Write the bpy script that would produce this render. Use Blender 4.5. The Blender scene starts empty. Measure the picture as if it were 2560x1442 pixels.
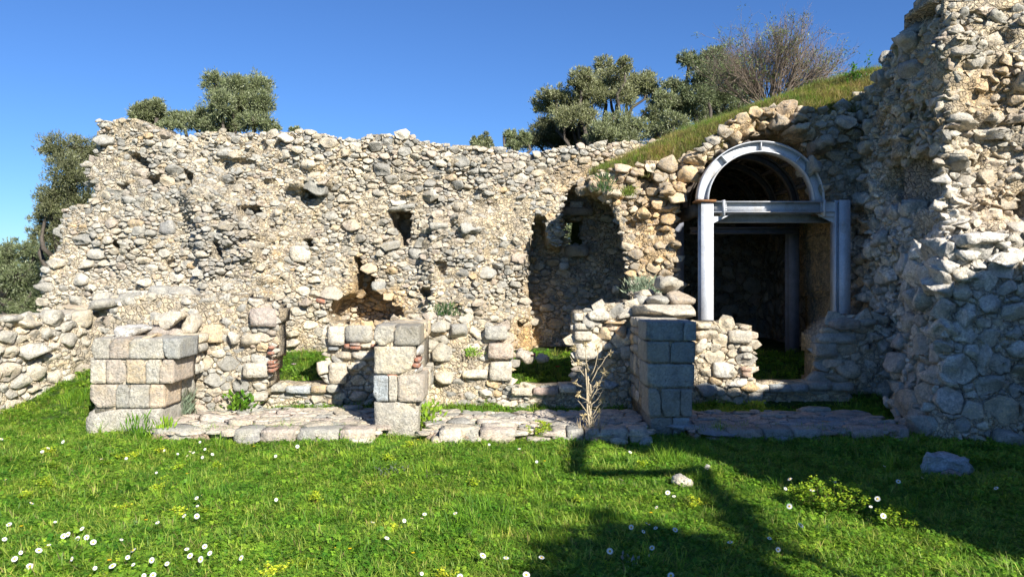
import bpy, math, random
import numpy as np
from mathutils import Vector, Matrix

random.seed(7)
rng = np.random.default_rng(7)
D = bpy.data
C = bpy.context.scene.collection
SC = bpy.context.scene

# ------------------------------------------------------------------ camera
F = 1898.0 / 2560.0            # focal length in frame widths
CAMZ = 1.6
cam_d = D.cameras.new('camera')
cam_d.sensor_width = 36.0
cam_d.lens = 36.0 * F
cam_d.shift_y = -31.0 / 2560.0
cam_d.clip_start = 0.05
cam_d.clip_end = 3000
cam = D.objects.new('camera', cam_d)
cam.location = (0, 0, CAMZ)
cam.rotation_euler = (math.radians(90), 0, 0)
C.objects.link(cam)
SC.camera = cam

# ------------------------------------------------------------------ light
SUN_EL = math.radians(30.5)
SUN_AZ = math.radians(30.0)     # measured from straight behind the camera towards the right
world = D.worlds.new('World')
SC.world = world
world.use_nodes = True
nt = world.node_tree
nt.nodes.clear()
sky = nt.nodes.new('ShaderNodeTexSky')
sky.sky_type = 'NISHITA'
sky.sun_disc = False
sky.sun_elevation = SUN_EL
sky.sun_rotation = math.radians(180) - SUN_AZ
sky.altitude = 300
sky.air_density = 1.0
sky.dust_density = 0.0
sky.ozone_density = 4.0
bg = nt.nodes.new('ShaderNodeBackground')
bg.inputs['Strength'].default_value = 0.05
wo = nt.nodes.new('ShaderNodeOutputWorld')
skt = nt.nodes.new('ShaderNodeMixRGB'); skt.blend_type = 'MULTIPLY'; skt.inputs[0].default_value = 1.0
skt.inputs[2].default_value = (.68, 1.0, 1.46, 1)
nt.links.new(sky.outputs[0], skt.inputs[1]); nt.links.new(skt.outputs[0], bg.inputs[0])
nt.links.new(bg.outputs[0], wo.inputs[0])
SUNV = Vector((math.sin(SUN_AZ) * math.cos(SUN_EL), -math.cos(SUN_AZ) * math.cos(SUN_EL), math.sin(SUN_EL)))
sun_d = D.lights.new('sun', 'SUN')
sun_d.energy = 5.0
sun_d.angle = math.radians(0.5)
sun_d.color = (1.0, 0.95, 0.86)
sun = D.objects.new('sun', sun_d)
sun.rotation_euler = SUNV.to_track_quat('Z', 'Y').to_euler()
sun.location = (5, -8, 12)
C.objects.link(sun)

SC.view_settings.view_transform = 'Standard'
SC.view_settings.look = 'None'
SC.view_settings.exposure = 0.96
SC.view_settings.gamma = 1.0
SC.view_settings.use_curve_mapping = False
SC.render.engine = 'CYCLES'
SC.cycles.max_bounces = 6
SC.cycles.diffuse_bounces = 3
SC.cycles.transparent_max_bounces = 8

# ------------------------------------------------------------------ helpers
FP = 1898.0
def W(px, py, Y):
    """photo pixel at depth Y -> world point"""
    return np.array([(px - 1280.0) / FP * Y, Y, CAMZ - (py - 690.0) / FP * Y])
def PX(p):
    p = np.asarray(p, float)
    return 1280 + p[..., 0] / p[..., 1] * FP, 690 - (p[..., 2] - CAMZ) / p[..., 1] * FP

def _hash(ix, iy, iz, seed):
    h = (ix * 374761393 + iy * 668265263 + iz * 2147483647 + seed * 974711) & 0xffffffff
    h = ((h ^ (h >> 13)) * 1274126177) & 0xffffffff
    h = (h ^ (h >> 16)) & 0xffffffff
    return h.astype(np.float64) / 4294967295.0
def vnoise(p, seed=0):
    p = np.asarray(p, float)
    i = np.floor(p).astype(np.int64)
    f = p - i
    f = f * f * (3 - 2 * f)
    out = 0
    for dx in (0, 1):
        wx = f[..., 0] if dx else 1 - f[..., 0]
        for dy in (0, 1):
            wy = f[..., 1] if dy else 1 - f[..., 1]
            for dz in (0, 1):
                wz = f[..., 2] if dz else 1 - f[..., 2]
                out = out + wx * wy * wz * _hash(i[..., 0] + dx, i[..., 1] + dy, i[..., 2] + dz, seed)
    return out * 2 - 1
def fbm(p, octaves=3, seed=0):
    p = np.asarray(p, float)
    a, s, t = 1.0, 0, 0
    for o in range(octaves):
        s = s + a * vnoise(p * (2.03 ** o), seed + o * 17)
        t += a
        a *= 0.55
    return s / t
def smooth(a, b, x):
    t = np.clip((np.asarray(x, float) - a) / (b - a), 0, 1)
    return t * t * (3 - 2 * t)

def inpoly(x, y, poly):
    x = np.asarray(x, float); y = np.asarray(y, float)
    r = np.zeros(np.broadcast(x, y).shape, bool)
    n = len(poly)
    for i in range(n):
        x0, y0 = poly[i]; x1, y1 = poly[(i + 1) % n]
        if y0 == y1: continue
        c = ((y0 > y) != (y1 > y)) & (x < (x1 - x0) * (y - y0) / (y1 - y0) + x0)
        r ^= c
    return r
def polydist(x, y, poly):
    x = np.asarray(x, float); y = np.asarray(y, float)
    d = np.full(np.broadcast(x, y).shape, 1e9)
    n = len(poly)
    for i in range(n):
        x0, y0 = poly[i]; x1, y1 = poly[(i + 1) % n]
        dx, dy = x1 - x0, y1 - y0
        t = np.clip(((x - x0) * dx + (y - y0) * dy) / (dx * dx + dy * dy + 1e-12), 0, 1)
        d = np.minimum(d, np.hypot(x - x0 - t * dx, y - y0 - t * dy))
    return d

def mesh(name, V, Fc, mat=None, tint=None, smooth_=False):
    """V (n,3); Fc list of faces or dict {'q':(m,4),'t':(k,3)}"""
    me = D.meshes.new(name)
    V = np.ascontiguousarray(V, dtype=np.float32)
    if isinstance(Fc, dict):
        q = np.asarray(Fc.get('q', np.zeros((0, 4))), np.int32).reshape(-1, 4)
        t = np.asarray(Fc.get('t', np.zeros((0, 3))), np.int32).reshape(-1, 3)
        me.vertices.add(len(V)); me.vertices.foreach_set('co', V.ravel())
        nl = q.size + t.size
        me.loops.add(nl)
        me.loops.foreach_set('vertex_index', np.concatenate([q.ravel(), t.ravel()]))
        me.polygons.add(len(q) + len(t))
        ls = np.concatenate([np.arange(len(q)) * 4, q.size + np.arange(len(t)) * 3]).astype(np.int32)
        me.polygons.foreach_set('loop_start', ls)
        me.update(calc_edges=True)
    else:
        me.from_pydata(V.tolist(), [], Fc)
    if tint is not None:
        at = me.color_attributes.new('tint', 'FLOAT_COLOR', 'POINT')
        tt = np.ones((len(V), 4), np.float32)
        tt[:, :3] = tint
        at.data.foreach_set('color', tt.ravel())
    if smooth_:
        me.polygons.foreach_set('use_smooth', np.ones(len(me.polygons), bool))
    if mat: me.materials.append(mat)
    return me

def place(name, me, loc=(0, 0, 0), parent=None):
    o = D.objects.new(name, me)
    o.location = Vector([float(a) for a in loc])
    if parent is not None:
        o.parent = parent
        o.location = Vector([float(a) for a in loc]) - parent.location
    C.objects.link(o)
    return o
def part(name, V, Fc, mat, parent, tint=None, smooth_=False):
    V = np.asarray(V, float)
    c = (V.max(0) + V.min(0)) / 2
    return place(name, mesh(name, V - c, Fc, mat, tint, smooth_), c, parent)
def tag(o, label=None, cat=None, group=None, kind=None):
    if label: o['label'] = label
    if cat: o['category'] = cat
    if group: o['group'] = group
    if kind: o['kind'] = kind
    return o
def thing(name, label, cat, loc=(0, 0, 0), group=None):
    o = D.objects.new(name, None)
    o.empty_display_size = 0.1
    o.location = Vector([float(a) for a in loc])
    C.objects.link(o)
    return tag(o, label, cat, group)

class Bag:
    """collects pieces to be joined in one mesh"""
    def __init__(s): s.V = []; s.q = []; s.t = []; s.c = []; s.n = 0
    def add(s, V, Fc, tint=None):
        V = np.asarray(V, float)
        if 'q' in Fc and len(Fc['q']): s.q.append(np.asarray(Fc['q']) + s.n)
        if 't' in Fc and len(Fc['t']): s.t.append(np.asarray(Fc['t']) + s.n)
        s.V.append(V); s.n += len(V)
        s.c.append(np.tile(np.asarray(tint if tint is not None else (1, 1, 1), float).reshape(-1, 3), (len(V) if np.ndim(tint) < 2 else 1, 1)))
    def get(s):
        f = {}
        if s.q: f['q'] = np.concatenate(s.q)
        if s.t: f['t'] = np.concatenate(s.t)
        return np.concatenate(s.V), f, np.concatenate(s.c)
    def part(s, name, mat, parent, smooth_=False):
        if not s.V: return None
        V, f, c = s.get()
        return part(name, V, f, mat, parent, c, smooth_)

# ------------------------------------------------------------------ materials
def newmat(name):
    m = D.materials.new(name)
    m.use_nodes = True
    t = m.node_tree
    t.nodes.clear()
    out = t.nodes.new('ShaderNodeOutputMaterial')
    b = t.nodes.new('ShaderNodeBsdfPrincipled')
    t.links.new(b.outputs[0], out.inputs[0])
    return m, t, b, out
def nd(t, typ, **kw):
    n = t.nodes.new(typ)
    for k, v in kw.items():
        if k in ('operation', 'blend_type', 'data_type', 'feature', 'attribute_name', 'noise_dimensions', 'distance'):
            setattr(n, k, v)
        else:
            n.inputs[k].default_value = v
    return n
def ramp(t, src, stops):
    r = t.nodes.new('ShaderNodeValToRGB')
    e = r.color_ramp.elements
    while len(e) < len(stops): e.new(0.5)
    for i, (p, c) in enumerate(stops):
        e[i].position = p
        e[i].color = (c[0], c[1], c[2], 1) if not np.isscalar(c) else (c, c, c, 1)
    t.links.new(src, r.inputs[0])
    return r
def mulc(t, a, b, fac=1.0):
    m = t.nodes.new('ShaderNodeMixRGB'); m.blend_type = 'MULTIPLY'
    m.inputs[0].default_value = fac
    t.links.new(a, m.inputs[1]); t.links.new(b, m.inputs[2])
    return m.outputs[0]
def mixc(t, f, a, b):
    m = t.nodes.new('ShaderNodeMixRGB'); m.blend_type = 'MIX'
    t.links.new(f, m.inputs[0])
    if isinstance(a, tuple): m.inputs[1].default_value = (*a, 1)
    else: t.links.new(a, m.inputs[1])
    if isinstance(b, tuple): m.inputs[2].default_value = (*b, 1)
    else: t.links.new(b, m.inputs[2])
    return m.outputs[0]

def stone_material(name, pits=0.55, bump=0.9, lichen=0.55, fine=1.0):
    m, t, b, out = newmat(name)
    L = t.links
    geo = t.nodes.new('ShaderNodeNewGeometry')
    pos = geo.outputs['Position']
    at = nd(t, 'ShaderNodeVertexColor'); at.layer_name = 'tint'
    n1 = nd(t, 'ShaderNodeTexNoise', Scale=9.0, Detail=6.0, Roughness=0.62)
    n2 = nd(t, 'ShaderNodeTexNoise', Scale=55.0 * fine, Detail=6.0, Roughness=0.7)
    n3 = nd(t, 'ShaderNodeTexNoise', Scale=24.0, Detail=5.0, Roughness=0.7)
    vo = nd(t, 'ShaderNodeTexVoronoi', Scale=62.0 * fine, Randomness=1.0)
    warp = nd(t, 'ShaderNodeVectorMath', operation='MULTIPLY_ADD')
    L.new(n3.outputs['Color'], warp.inputs[0]); warp.inputs[1].default_value = (.05, .05, .05); L.new(pos, warp.inputs[2])
    for n in (n1, n2, n3): L.new(pos, n.inputs['Vector'])
    L.new(warp.outputs[0], vo.inputs['Vector'])
    c = at.outputs['Color']
    c = mulc(t, c, ramp(t, n1.outputs['Fac'], [(.25, .60), (.5, 1.0), (.75, 1.25)]).outputs[0])
    c = mulc(t, c, ramp(t, n2.outputs['Fac'], [(.3, .62), (.5, 1.0), (.7, 1.25)]).outputs[0])
    ns = nd(t, 'ShaderNodeTexNoise', Scale=3.1, Detail=7.0, Roughness=0.72); L.new(pos, ns.inputs['Vector'])
    c = mulc(t, c, ramp(t, ns.outputs['Fac'], [(.3, (.74, .72, .68)), (.48, (1, 1, 1)), (.68, (1.16, 1.09, .95))]).outputs[0])
    # grey lichen skin on parts of the surface
    lf = ramp(t, n3.outputs['Fac'], [(.47, 0.0), (.6, lichen)])
    c = mixc(t, lf.outputs[0], c, (.30, .29, .265))
    # solution pits
    pf = ramp(t, vo.outputs['Distance'], [(.10, 1.0), (.26, 0.0)])
    pm = ramp(t, n1.outputs['Fac'], [(.46, 0.0), (.6, pits)])
    pm2 = mulc(t, pf.outputs[0], pm.outputs[0])
    c = mixc(t, pm2, c, (.10, .085, .07))
    L.new(c, b.inputs['Base Color'])
    b.inputs['Roughness'].default_value = 0.92
    b.inputs['Specular IOR Level'].default_value = 0.2
    h = nd(t, 'ShaderNodeMath', operation='MULTIPLY_ADD')
    L.new(n2.outputs['Fac'], h.inputs[0]); h.inputs[1].default_value = 0.5; L.new(n3.outputs['Fac'], h.inputs[2])
    h2 = nd(t, 'ShaderNodeMath', operation='SUBTRACT')
    L.new(h.outputs[0], h2.inputs[0]); L.new(pm2, h2.inputs[1])
    bp = nd(t, 'ShaderNodeBump', Strength=bump, Distance=0.03)
    L.new(h2.outputs[0], bp.inputs['Height'])
    L.new(bp.outputs[0], b.inputs['Normal'])
    return m
M_STONE = stone_material('limestone')
M_MORTAR = stone_material('lime_mortar', pits=0.35, bump=1.0, lichen=0.25, fine=1.3)
def add_gravel(m):
    t = m.node_tree; L = t.links
    b = [n for n in t.nodes if n.type == 'BSDF_PRINCIPLED'][0]
    geo = t.nodes.new('ShaderNodeNewGeometry')
    wn = nd(t, 'ShaderNodeTexNoise', Scale=14.0, Detail=3.0); L.new(geo.outputs['Position'], wn.inputs['Vector'])
    wp = nd(t, 'ShaderNodeVectorMath', operation='MULTIPLY_ADD'); L.new(wn.outputs['Color'], wp.inputs[0]); wp.inputs[1].default_value = (.06, .06, .06); L.new(geo.outputs['Position'], wp.inputs[2])
    v = nd(t, 'ShaderNodeTexVoronoi', Scale=19.0, feature='F1'); L.new(wp.outputs[0], v.inputs['Vector'])
    e = nd(t, 'ShaderNodeTexVoronoi', Scale=19.0, feature='DISTANCE_TO_EDGE'); L.new(wp.outputs[0], e.inputs['Vector'])
    old = b.inputs['Base Color'].links[0].from_socket
    sep = t.nodes.new('ShaderNodeSeparateColor'); L.new(v.outputs['Color'], sep.inputs[0])
    cr = ramp(t, sep.outputs[0], [(0, (.72, .72, .74)), (.5, (1, .97, .93)), (1, (1.25, 1.2, 1.1))])
    L.new(mulc(t, old, cr.outputs[0]), b.inputs['Base Color'])
    er = ramp(t, e.outputs['Distance'], [(0, 0.0), (.16, 1.0)])
    oldn = b.inputs['Normal'].links[0].from_socket
    bp = nd(t, 'ShaderNodeBump', Strength=.9, Distance=.03)
    L.new(er.outputs[0], bp.inputs['Height']); L.new(oldn, bp.inputs['Normal']); L.new(bp.outputs[0], b.inputs['Normal'])
add_gravel(M_MORTAR)
M_ASHLAR = stone_material('dressed_limestone', pits=0.6, bump=1.0, lichen=0.5, fine=.9)

def leaf_material(name, base, var=0.35, trans=0.35, rough=0.5, gloss=0.3, patchy=False):
    m, t, b, out = newmat(name)
    L = t.links
    at = nd(t, 'ShaderNodeVertexColor'); at.layer_name = 'tint'
    oi = t.nodes.new('ShaderNodeObjectInfo')
    hs = t.nodes.new('ShaderNodeHueSaturation')
    geo = t.nodes.new('ShaderNodeNewGeometry')
    pn = nd(t, 'ShaderNodeTexNoise', Scale=1.7, Detail=5.0, Roughness=.7); L.new(geo.outputs['Position'], pn.inputs['Vector'])
    pr = ramp(t, pn.outputs['Fac'], [(.34, (.62, .80, .75)), (.5, (1, 1, 1)), (.66, (1.25, 1.08, 1.1))])
    mr = nd(t, 'ShaderNodeMapRange'); mr.inputs['To Min'].default_value = 1 - var; mr.inputs['To Max'].default_value = 1 + var
    L.new(oi.outputs['Random'], mr.inputs['Value'])
    L.new(mr.outputs[0], hs.inputs['Value'])
    hm = nd(t, 'ShaderNodeMath', operation='MULTIPLY_ADD')
    L.new(oi.outputs['Random'], hm.inputs[0]); hm.inputs[1].default_value = -0.035; hm.inputs[2].default_value = 0.5175
    L.new(hm.outputs[0], hs.inputs['Hue'])
    bc = t.nodes.new('ShaderNodeRGB'); bc.outputs[0].default_value = (*base, 1)
    c = mulc(t, bc.outputs[0], at.outputs['Color'])
    if patchy: c = mulc(t, c, pr.outputs[0])
    L.new(c, hs.inputs['Color'])
    L.new(hs.outputs[0], b.inputs['Base Color'])
    b.inputs['Roughness'].default_value = rough
    b.inputs['Specular IOR Level'].default_value = gloss
    tr = t.nodes.new('ShaderNodeBsdfTranslucent')
    L.new(hs.outputs[0], tr.inputs['Color'])
    mx = t.nodes.new('ShaderNodeMixShader'); mx.inputs[0].default_value = trans
    L.new(b.outputs[0], mx.inputs[1]); L.new(tr.outputs[0], mx.inputs[2])
    L.new(mx.outputs[0], out.inputs[0])
    return m
M_GRASS = leaf_material('grass_green', (1, 1, 1), .34, .42, .5, .3, True)
M_LEAF = leaf_material('olive_leaf', (1, 1, 1), .1, .22, .45, .4)
M_PETAL = leaf_material('petal_white', (1, 1, 1), .05, .25, .6, .2)

def plain(name, col, rough=.8, spec=.3, noise=0.25, scale=12, metal=0.0, use_tint=False):
    m, t, b, out = newmat(name)
    geo = t.nodes.new('ShaderNodeNewGeometry')
    n = nd(t, 'ShaderNodeTexNoise', Scale=scale, Detail=6.0, Roughness=.65)
    t.links.new(geo.outputs['Position'], n.inputs['Vector'])
    r = ramp(t, n.outputs['Fac'], [(.3, 1 - noise), (.7, 1 + noise)])
    if use_tint:
        at = nd(t, 'ShaderNodeVertexColor'); at.layer_name = 'tint'; src = at.outputs['Color']
    else:
        rgb = t.nodes.new('ShaderNodeRGB'); rgb.outputs[0].default_value = (*col, 1); src = rgb.outputs[0]
    t.links.new(mulc(t, src, r.outputs[0]), b.inputs['Base Color'])
    b.inputs['Roughness'].default_value = rough
    b.inputs['Specular IOR Level'].default_value = spec
    b.inputs['Metallic'].default_value = metal
    bp = nd(t, 'ShaderNodeBump', Strength=.25, Distance=.01)
    t.links.new(n.outputs['Fac'], bp.inputs['Height']); t.links.new(bp.outputs[0], b.inputs['Normal'])
    return m
M_BARK = plain('bark', (.10, .085, .07), .9, .1, .4, 30)
M_TWIG = plain('dry_twig', (.25, .20, .16), .9, .1, .3, 40)
M_DRY = plain('dry_stalk', (.42, .35, .24), .9, .1, .3, 60)

def steel_material():
    m, t, b, out = newmat('galvanised_steel')
    geo = t.nodes.new('ShaderNodeNewGeometry')
    n = nd(t, 'ShaderNodeTexNoise', Scale=5.0, Detail=7.0, Roughness=.7)
    n2 = nd(t, 'ShaderNodeTexNoise', Scale=60.0, Detail=3.0, Roughness=.6)
    t.links.new(geo.outputs['Position'], n.inputs['Vector']); t.links.new(geo.outputs['Position'], n2.inputs['Vector'])
    r = ramp(t, n.outputs['Fac'], [(.25, (.40, .43, .46)), (.55, (.55, .57, .60)), (.75, (.62, .63, .63))])
    sp = ramp(t, n2.outputs['Fac'], [(.3, .85), (.6, 1.05)])
    c = mulc(t, r.outputs[0], sp.outputs[0])
    st = nd(t, 'ShaderNodeTexNoise', Scale=3.2, Detail=5.0, Roughness=.75)
    t.links.new(geo.outputs['Position'], st.inputs['Vector'])
    sf = ramp(t, st.outputs['Fac'], [(.53, 0.0), (.68, .65)])
    c = mixc(t, sf.outputs[0], c, (.33, .27, .19))
    t.links.new(c, b.inputs['Base Color'])
    b.inputs['Roughness'].default_value = .5
    b.inputs['Metallic'].default_value = .15
    b.inputs['Specular IOR Level'].default_value = .4
    return m
M_STEEL = steel_material()
M_SHADESTEEL = plain('shade_darkened_steel', (.16, .17, .20), .6, .3, .2, 10)  # rear posts and beam: vault shade put into the steel colour
M_RUST = plain('rusty_steel', (.22, .11, .05), .85, .2, .4, 25)

# ------------------------------------------------------------------ stone colours
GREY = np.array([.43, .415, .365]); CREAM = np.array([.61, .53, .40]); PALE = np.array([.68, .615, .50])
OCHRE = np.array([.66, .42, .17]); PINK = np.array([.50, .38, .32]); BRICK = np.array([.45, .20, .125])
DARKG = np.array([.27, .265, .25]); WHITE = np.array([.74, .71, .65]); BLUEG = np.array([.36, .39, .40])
# (cx, cy, rx, ry, colour, weight) in the photograph, used to look up the real local stone colour of each wall spot
REGIONS = [
    (1760, 480, 200, 110, OCHRE, .55), (1640, 600, 80, 120, OCHRE, .55), (1900, 300, 160, 60, OCHRE, .5),
    (1480, 440, 120, 50, OCHRE, .45), (930, 770, 100, 60, OCHRE, .95), (905, 700, 30, 70, OCHRE, .5),
    (1310, 850, 40, 60, OCHRE, .9), (1330, 730, 40, 60, OCHRE, .3), (1390, 750, 30, 90, OCHRE, .5),
    (560, 600, 110, 160, DARKG, .5), (1120, 570, 90, 120, DARKG, .3), (380, 470, 200, 150, GREY, .45),
    (900, 560, 240, 160, CREAM, .4), (800, 790, 120, 90, CREAM, .35), (350, 700, 250, 80, PALE, .55),
    (1240, 420, 260, 60, GREY, .3), (1150, 820, 200, 120, CREAM, .3), (2140, 720, 60, 170, OCHRE, .6),
    (2110, 520, 60, 90, OCHRE, .6), (2300, 450, 80, 80, CREAM, .5), (2200, 330, 110, 110, CREAM, .55),
    (2460, 420, 130, 250, CREAM, .55), (2350, 760, 260, 260, WHITE, .9), (2300, 560, 200, 140, WHITE, .8), (2150, 450, 90, 90, WHITE, .5),
    (2480, 230, 90, 80, OCHRE, .45), (2450, 120, 90, 60, CREAM, .6), (2480, 520, 90, 80, OCHRE, .35), (2330, 650, 40, 60, OCHRE, .3), (120, 900, 220, 180, PALE, .5), (1800, 880, 80, 90, CREAM, .6),
    (740, 850, 90, 70, CREAM, .5), (1450, 650, 110, 160, DARKG, .35), (1480, 850, 100, 80, PALE, .3)]
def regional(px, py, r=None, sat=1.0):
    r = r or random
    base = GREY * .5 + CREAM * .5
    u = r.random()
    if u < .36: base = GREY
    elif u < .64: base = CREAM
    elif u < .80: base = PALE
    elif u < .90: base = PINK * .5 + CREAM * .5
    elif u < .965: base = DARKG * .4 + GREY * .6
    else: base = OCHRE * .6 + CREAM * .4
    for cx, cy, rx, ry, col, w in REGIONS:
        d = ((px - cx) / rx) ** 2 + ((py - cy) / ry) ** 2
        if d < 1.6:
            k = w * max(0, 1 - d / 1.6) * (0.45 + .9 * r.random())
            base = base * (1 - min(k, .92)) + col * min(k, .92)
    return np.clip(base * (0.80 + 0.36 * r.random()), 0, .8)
def mortar_tint(px, py):
    base = np.tile(np.array([.60, .52, .39]), (len(px), 1))
    for cx, cy, rx, ry, col, w in REGIONS:
        d = ((px - cx) / rx) ** 2 + ((py - cy) / ry) ** 2
        k = (w * np.clip(1 - d / 1.5, 0, 1))[:, None]
        base = base * (1 - k) + (col * .92) * k
    return base

# ------------------------------------------------------------------ stone packing
def pack_sites(u0, u1, v0, v1, inside, radii, asp, tries):
    """dart throwing, big first. asp: stones are asp times wider than tall"""
    cell = radii[0] * 2.0
    grid = {}
    S = []
    for r, n in zip(radii, tries):
        us = rng.uniform(u0, u1, n); vs = rng.uniform(v0, v1, n)
        ok = inside(us, vs)
        us = us[ok]; vs = vs[ok]
        rr = r * rng.uniform(.82, 1.2, len(us))
        for u, v, q in zip(us.tolist(), vs.tolist(), rr.tolist()):
            y = v * asp
            gi, gj = int(u // cell), int(y // cell)
            good = True
            for a in (gi - 1, gi, gi + 1):
                for b in (gj - 1, gj, gj + 1):
                    for k in grid.get((a, b), ()):
                        s = S[k]
                        if (s[0] - u) ** 2 + (s[1] - y) ** 2 < (.80 * (s[2] + q)) ** 2:
                            good = False; break
                    if not good: break
                if not good: break
            if good:
                grid.setdefault((gi, gj), []).append(len(S))
                S.append((u, y, q))
    return S, grid, cell
def cells(S, grid, cell, loose=1.55):
    out = []
    for i, (x, y, r) in enumerate(S):
        big = r > .05
        n = random.choice((4, 5, 5, 6)) if big else random.choice((4, 5, 6))
        ph = random.random() * 6.28
        R = r * (min(loose, 1.28) if big else loose) * random.uniform(.86, 1.12)
        th = random.gauss(0, .35); st = random.uniform(.85, 1.35)
        ct, sn = math.cos(th), math.sin(th)
        poly = []
        for k in range(n):
            an = ph + (k + .28 * random.uniform(-1, 1)) * 6.2832 / n
            q = R * random.uniform(.8, 1.25)
            ex, ey = q * math.cos(an) * st, q * math.sin(an) / st
            poly.append((ex * ct - ey * sn, ex * sn + ey * ct))
        gi, gj = int(x // cell), int(y // cell)
        for a in (gi - 1, gi, gi + 1):
            for b in (gj - 1, gj, gj + 1):
                for k in grid.get((a, b), ()):
                    if k == i: continue
                    X, Y, Rr = S[k]
                    dx, dy = X - x, Y - y
                    d2 = dx * dx + dy * dy
                    d = math.sqrt(d2)
                    if d > (r + Rr) * 1.75: continue
                    # power bisector
                    m = (d2 + r * r - Rr * Rr) / (2 * d)
                    nx, ny = dx / d, dy / d
                    new = []
                    L = len(poly)
                    for q in range(L):
                        p0 = poly[q]; p1 = poly[(q + 1) % L]
                        s0 = p0[0] * nx + p0[1] * ny - m; s1 = p1[0] * nx + p1[1] * ny - m
                        if s0 <= 0: new.append(p0)
                        if (s0 < 0 < s1) or (s1 < 0 < s0):
                            tt = s0 / (s0 - s1)
                            new.append((p0[0] + tt * (p1[0] - p0[0]), p0[1] + tt * (p1[1] - p0[1])))
                    poly = new
                    if len(poly) < 3: break
        if len(poly) >= 3: out.append((x, y, r, poly))
    return out
def resample(poly, N, rounding=.5):
    """N points round the outline that keep its corners"""
    P = [tuple(p) for p in poly]
    while len(P) > N:
        L = [math.hypot(P[i][0] - P[i - 1][0], P[i][1] - P[i - 1][1]) for i in range(len(P))]
        i = L.index(min(L))
        P[i - 1] = ((P[i][0] + P[i - 1][0]) / 2, (P[i][1] + P[i - 1][1]) / 2); P.pop(i)
    while len(P) < N:
        L = [math.hypot(P[i][0] - P[i - 1][0], P[i][1] - P[i - 1][1]) for i in range(len(P))]
        i = L.index(max(L)); t = random.uniform(.3, .7)
        P.insert(i, (P[i][0] * t + P[i - 1][0] * (1 - t), P[i][1] * t + P[i - 1][1] * (1 - t)))
    P = np.array(P)
    if rounding > 0:
        P = P * (1 - rounding * .3) + (np.roll(P, 1, 0) + np.roll(P, -1, 0)) * .15 * rounding
    return P
_facecache = {}
def ringfaces(N, R):
    if (N, R) in _facecache: return _facecache[(N, R)]
    q = []; t = []
    for k in range(R - 1):
        for i in range(N):
            j = (i + 1) % N
            q.append((k * N + i, k * N + j, (k + 1) * N + j, (k + 1) * N + i))
    for i in range(N):
        t.append(((R - 1) * N + i, (R - 1) * N + (i + 1) % N, R * N))
    _facecache[(N, R)] = {'q': np.array(q), 't': np.array(t)}
    return _facecache[(N, R)]
def stone_local(poly, r, h, shrink, N, rough=1.0, flat=0.0):
    """stone as (a, b, height) in its own plane: steep broken sides, a face made of a few flat facets"""
    P = resample(poly, N, random.uniform(0, .25))
    c = P.mean(0)
    P = c + (P - c) * shrink
    P = P + rng.normal(0, .07 * r * rough, P.shape)
    if N >= 10:
        scales = [.93, 1.0, .93, .66, .33]; prof = [-.6, .30, .86, 1.02, 1.08]
    else:
        scales = [.93, 1.0, .84, .42]; prof = [-.6, .35, .92, 1.05]
    rings = []; hz = []
    for s, p in zip(scales, prof):
        rings.append(c + (P - c) * s * (1 + rng.uniform(-.04, .04, (N, 1)) * rough))
        hz.append(np.full(N, p * h) if p < 0 else p * h * (1 + rng.uniform(-.10, .10, N) * rough))
    V = np.concatenate(rings + [c[None]])
    H = np.concatenate(hz + [np.array([h * 1.08])])
    k = (1 - flat)
    for _ in range(random.choice((2, 3, 3, 4))):
        a = random.random() * 6.28
        sl = random.uniform(.15, 1.15) * k * min(1.0, h / (r * .5) + .3)
        off = h * random.uniform(.62, 1.1)
        pl = off + ((V[:, 0] - c[0]) * math.cos(a) + (V[:, 1] - c[1]) * math.sin(a)) * sl
        H = np.where(H > 0, np.minimum(H, np.maximum(pl, h * .08)), H)
    return V, H

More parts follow.
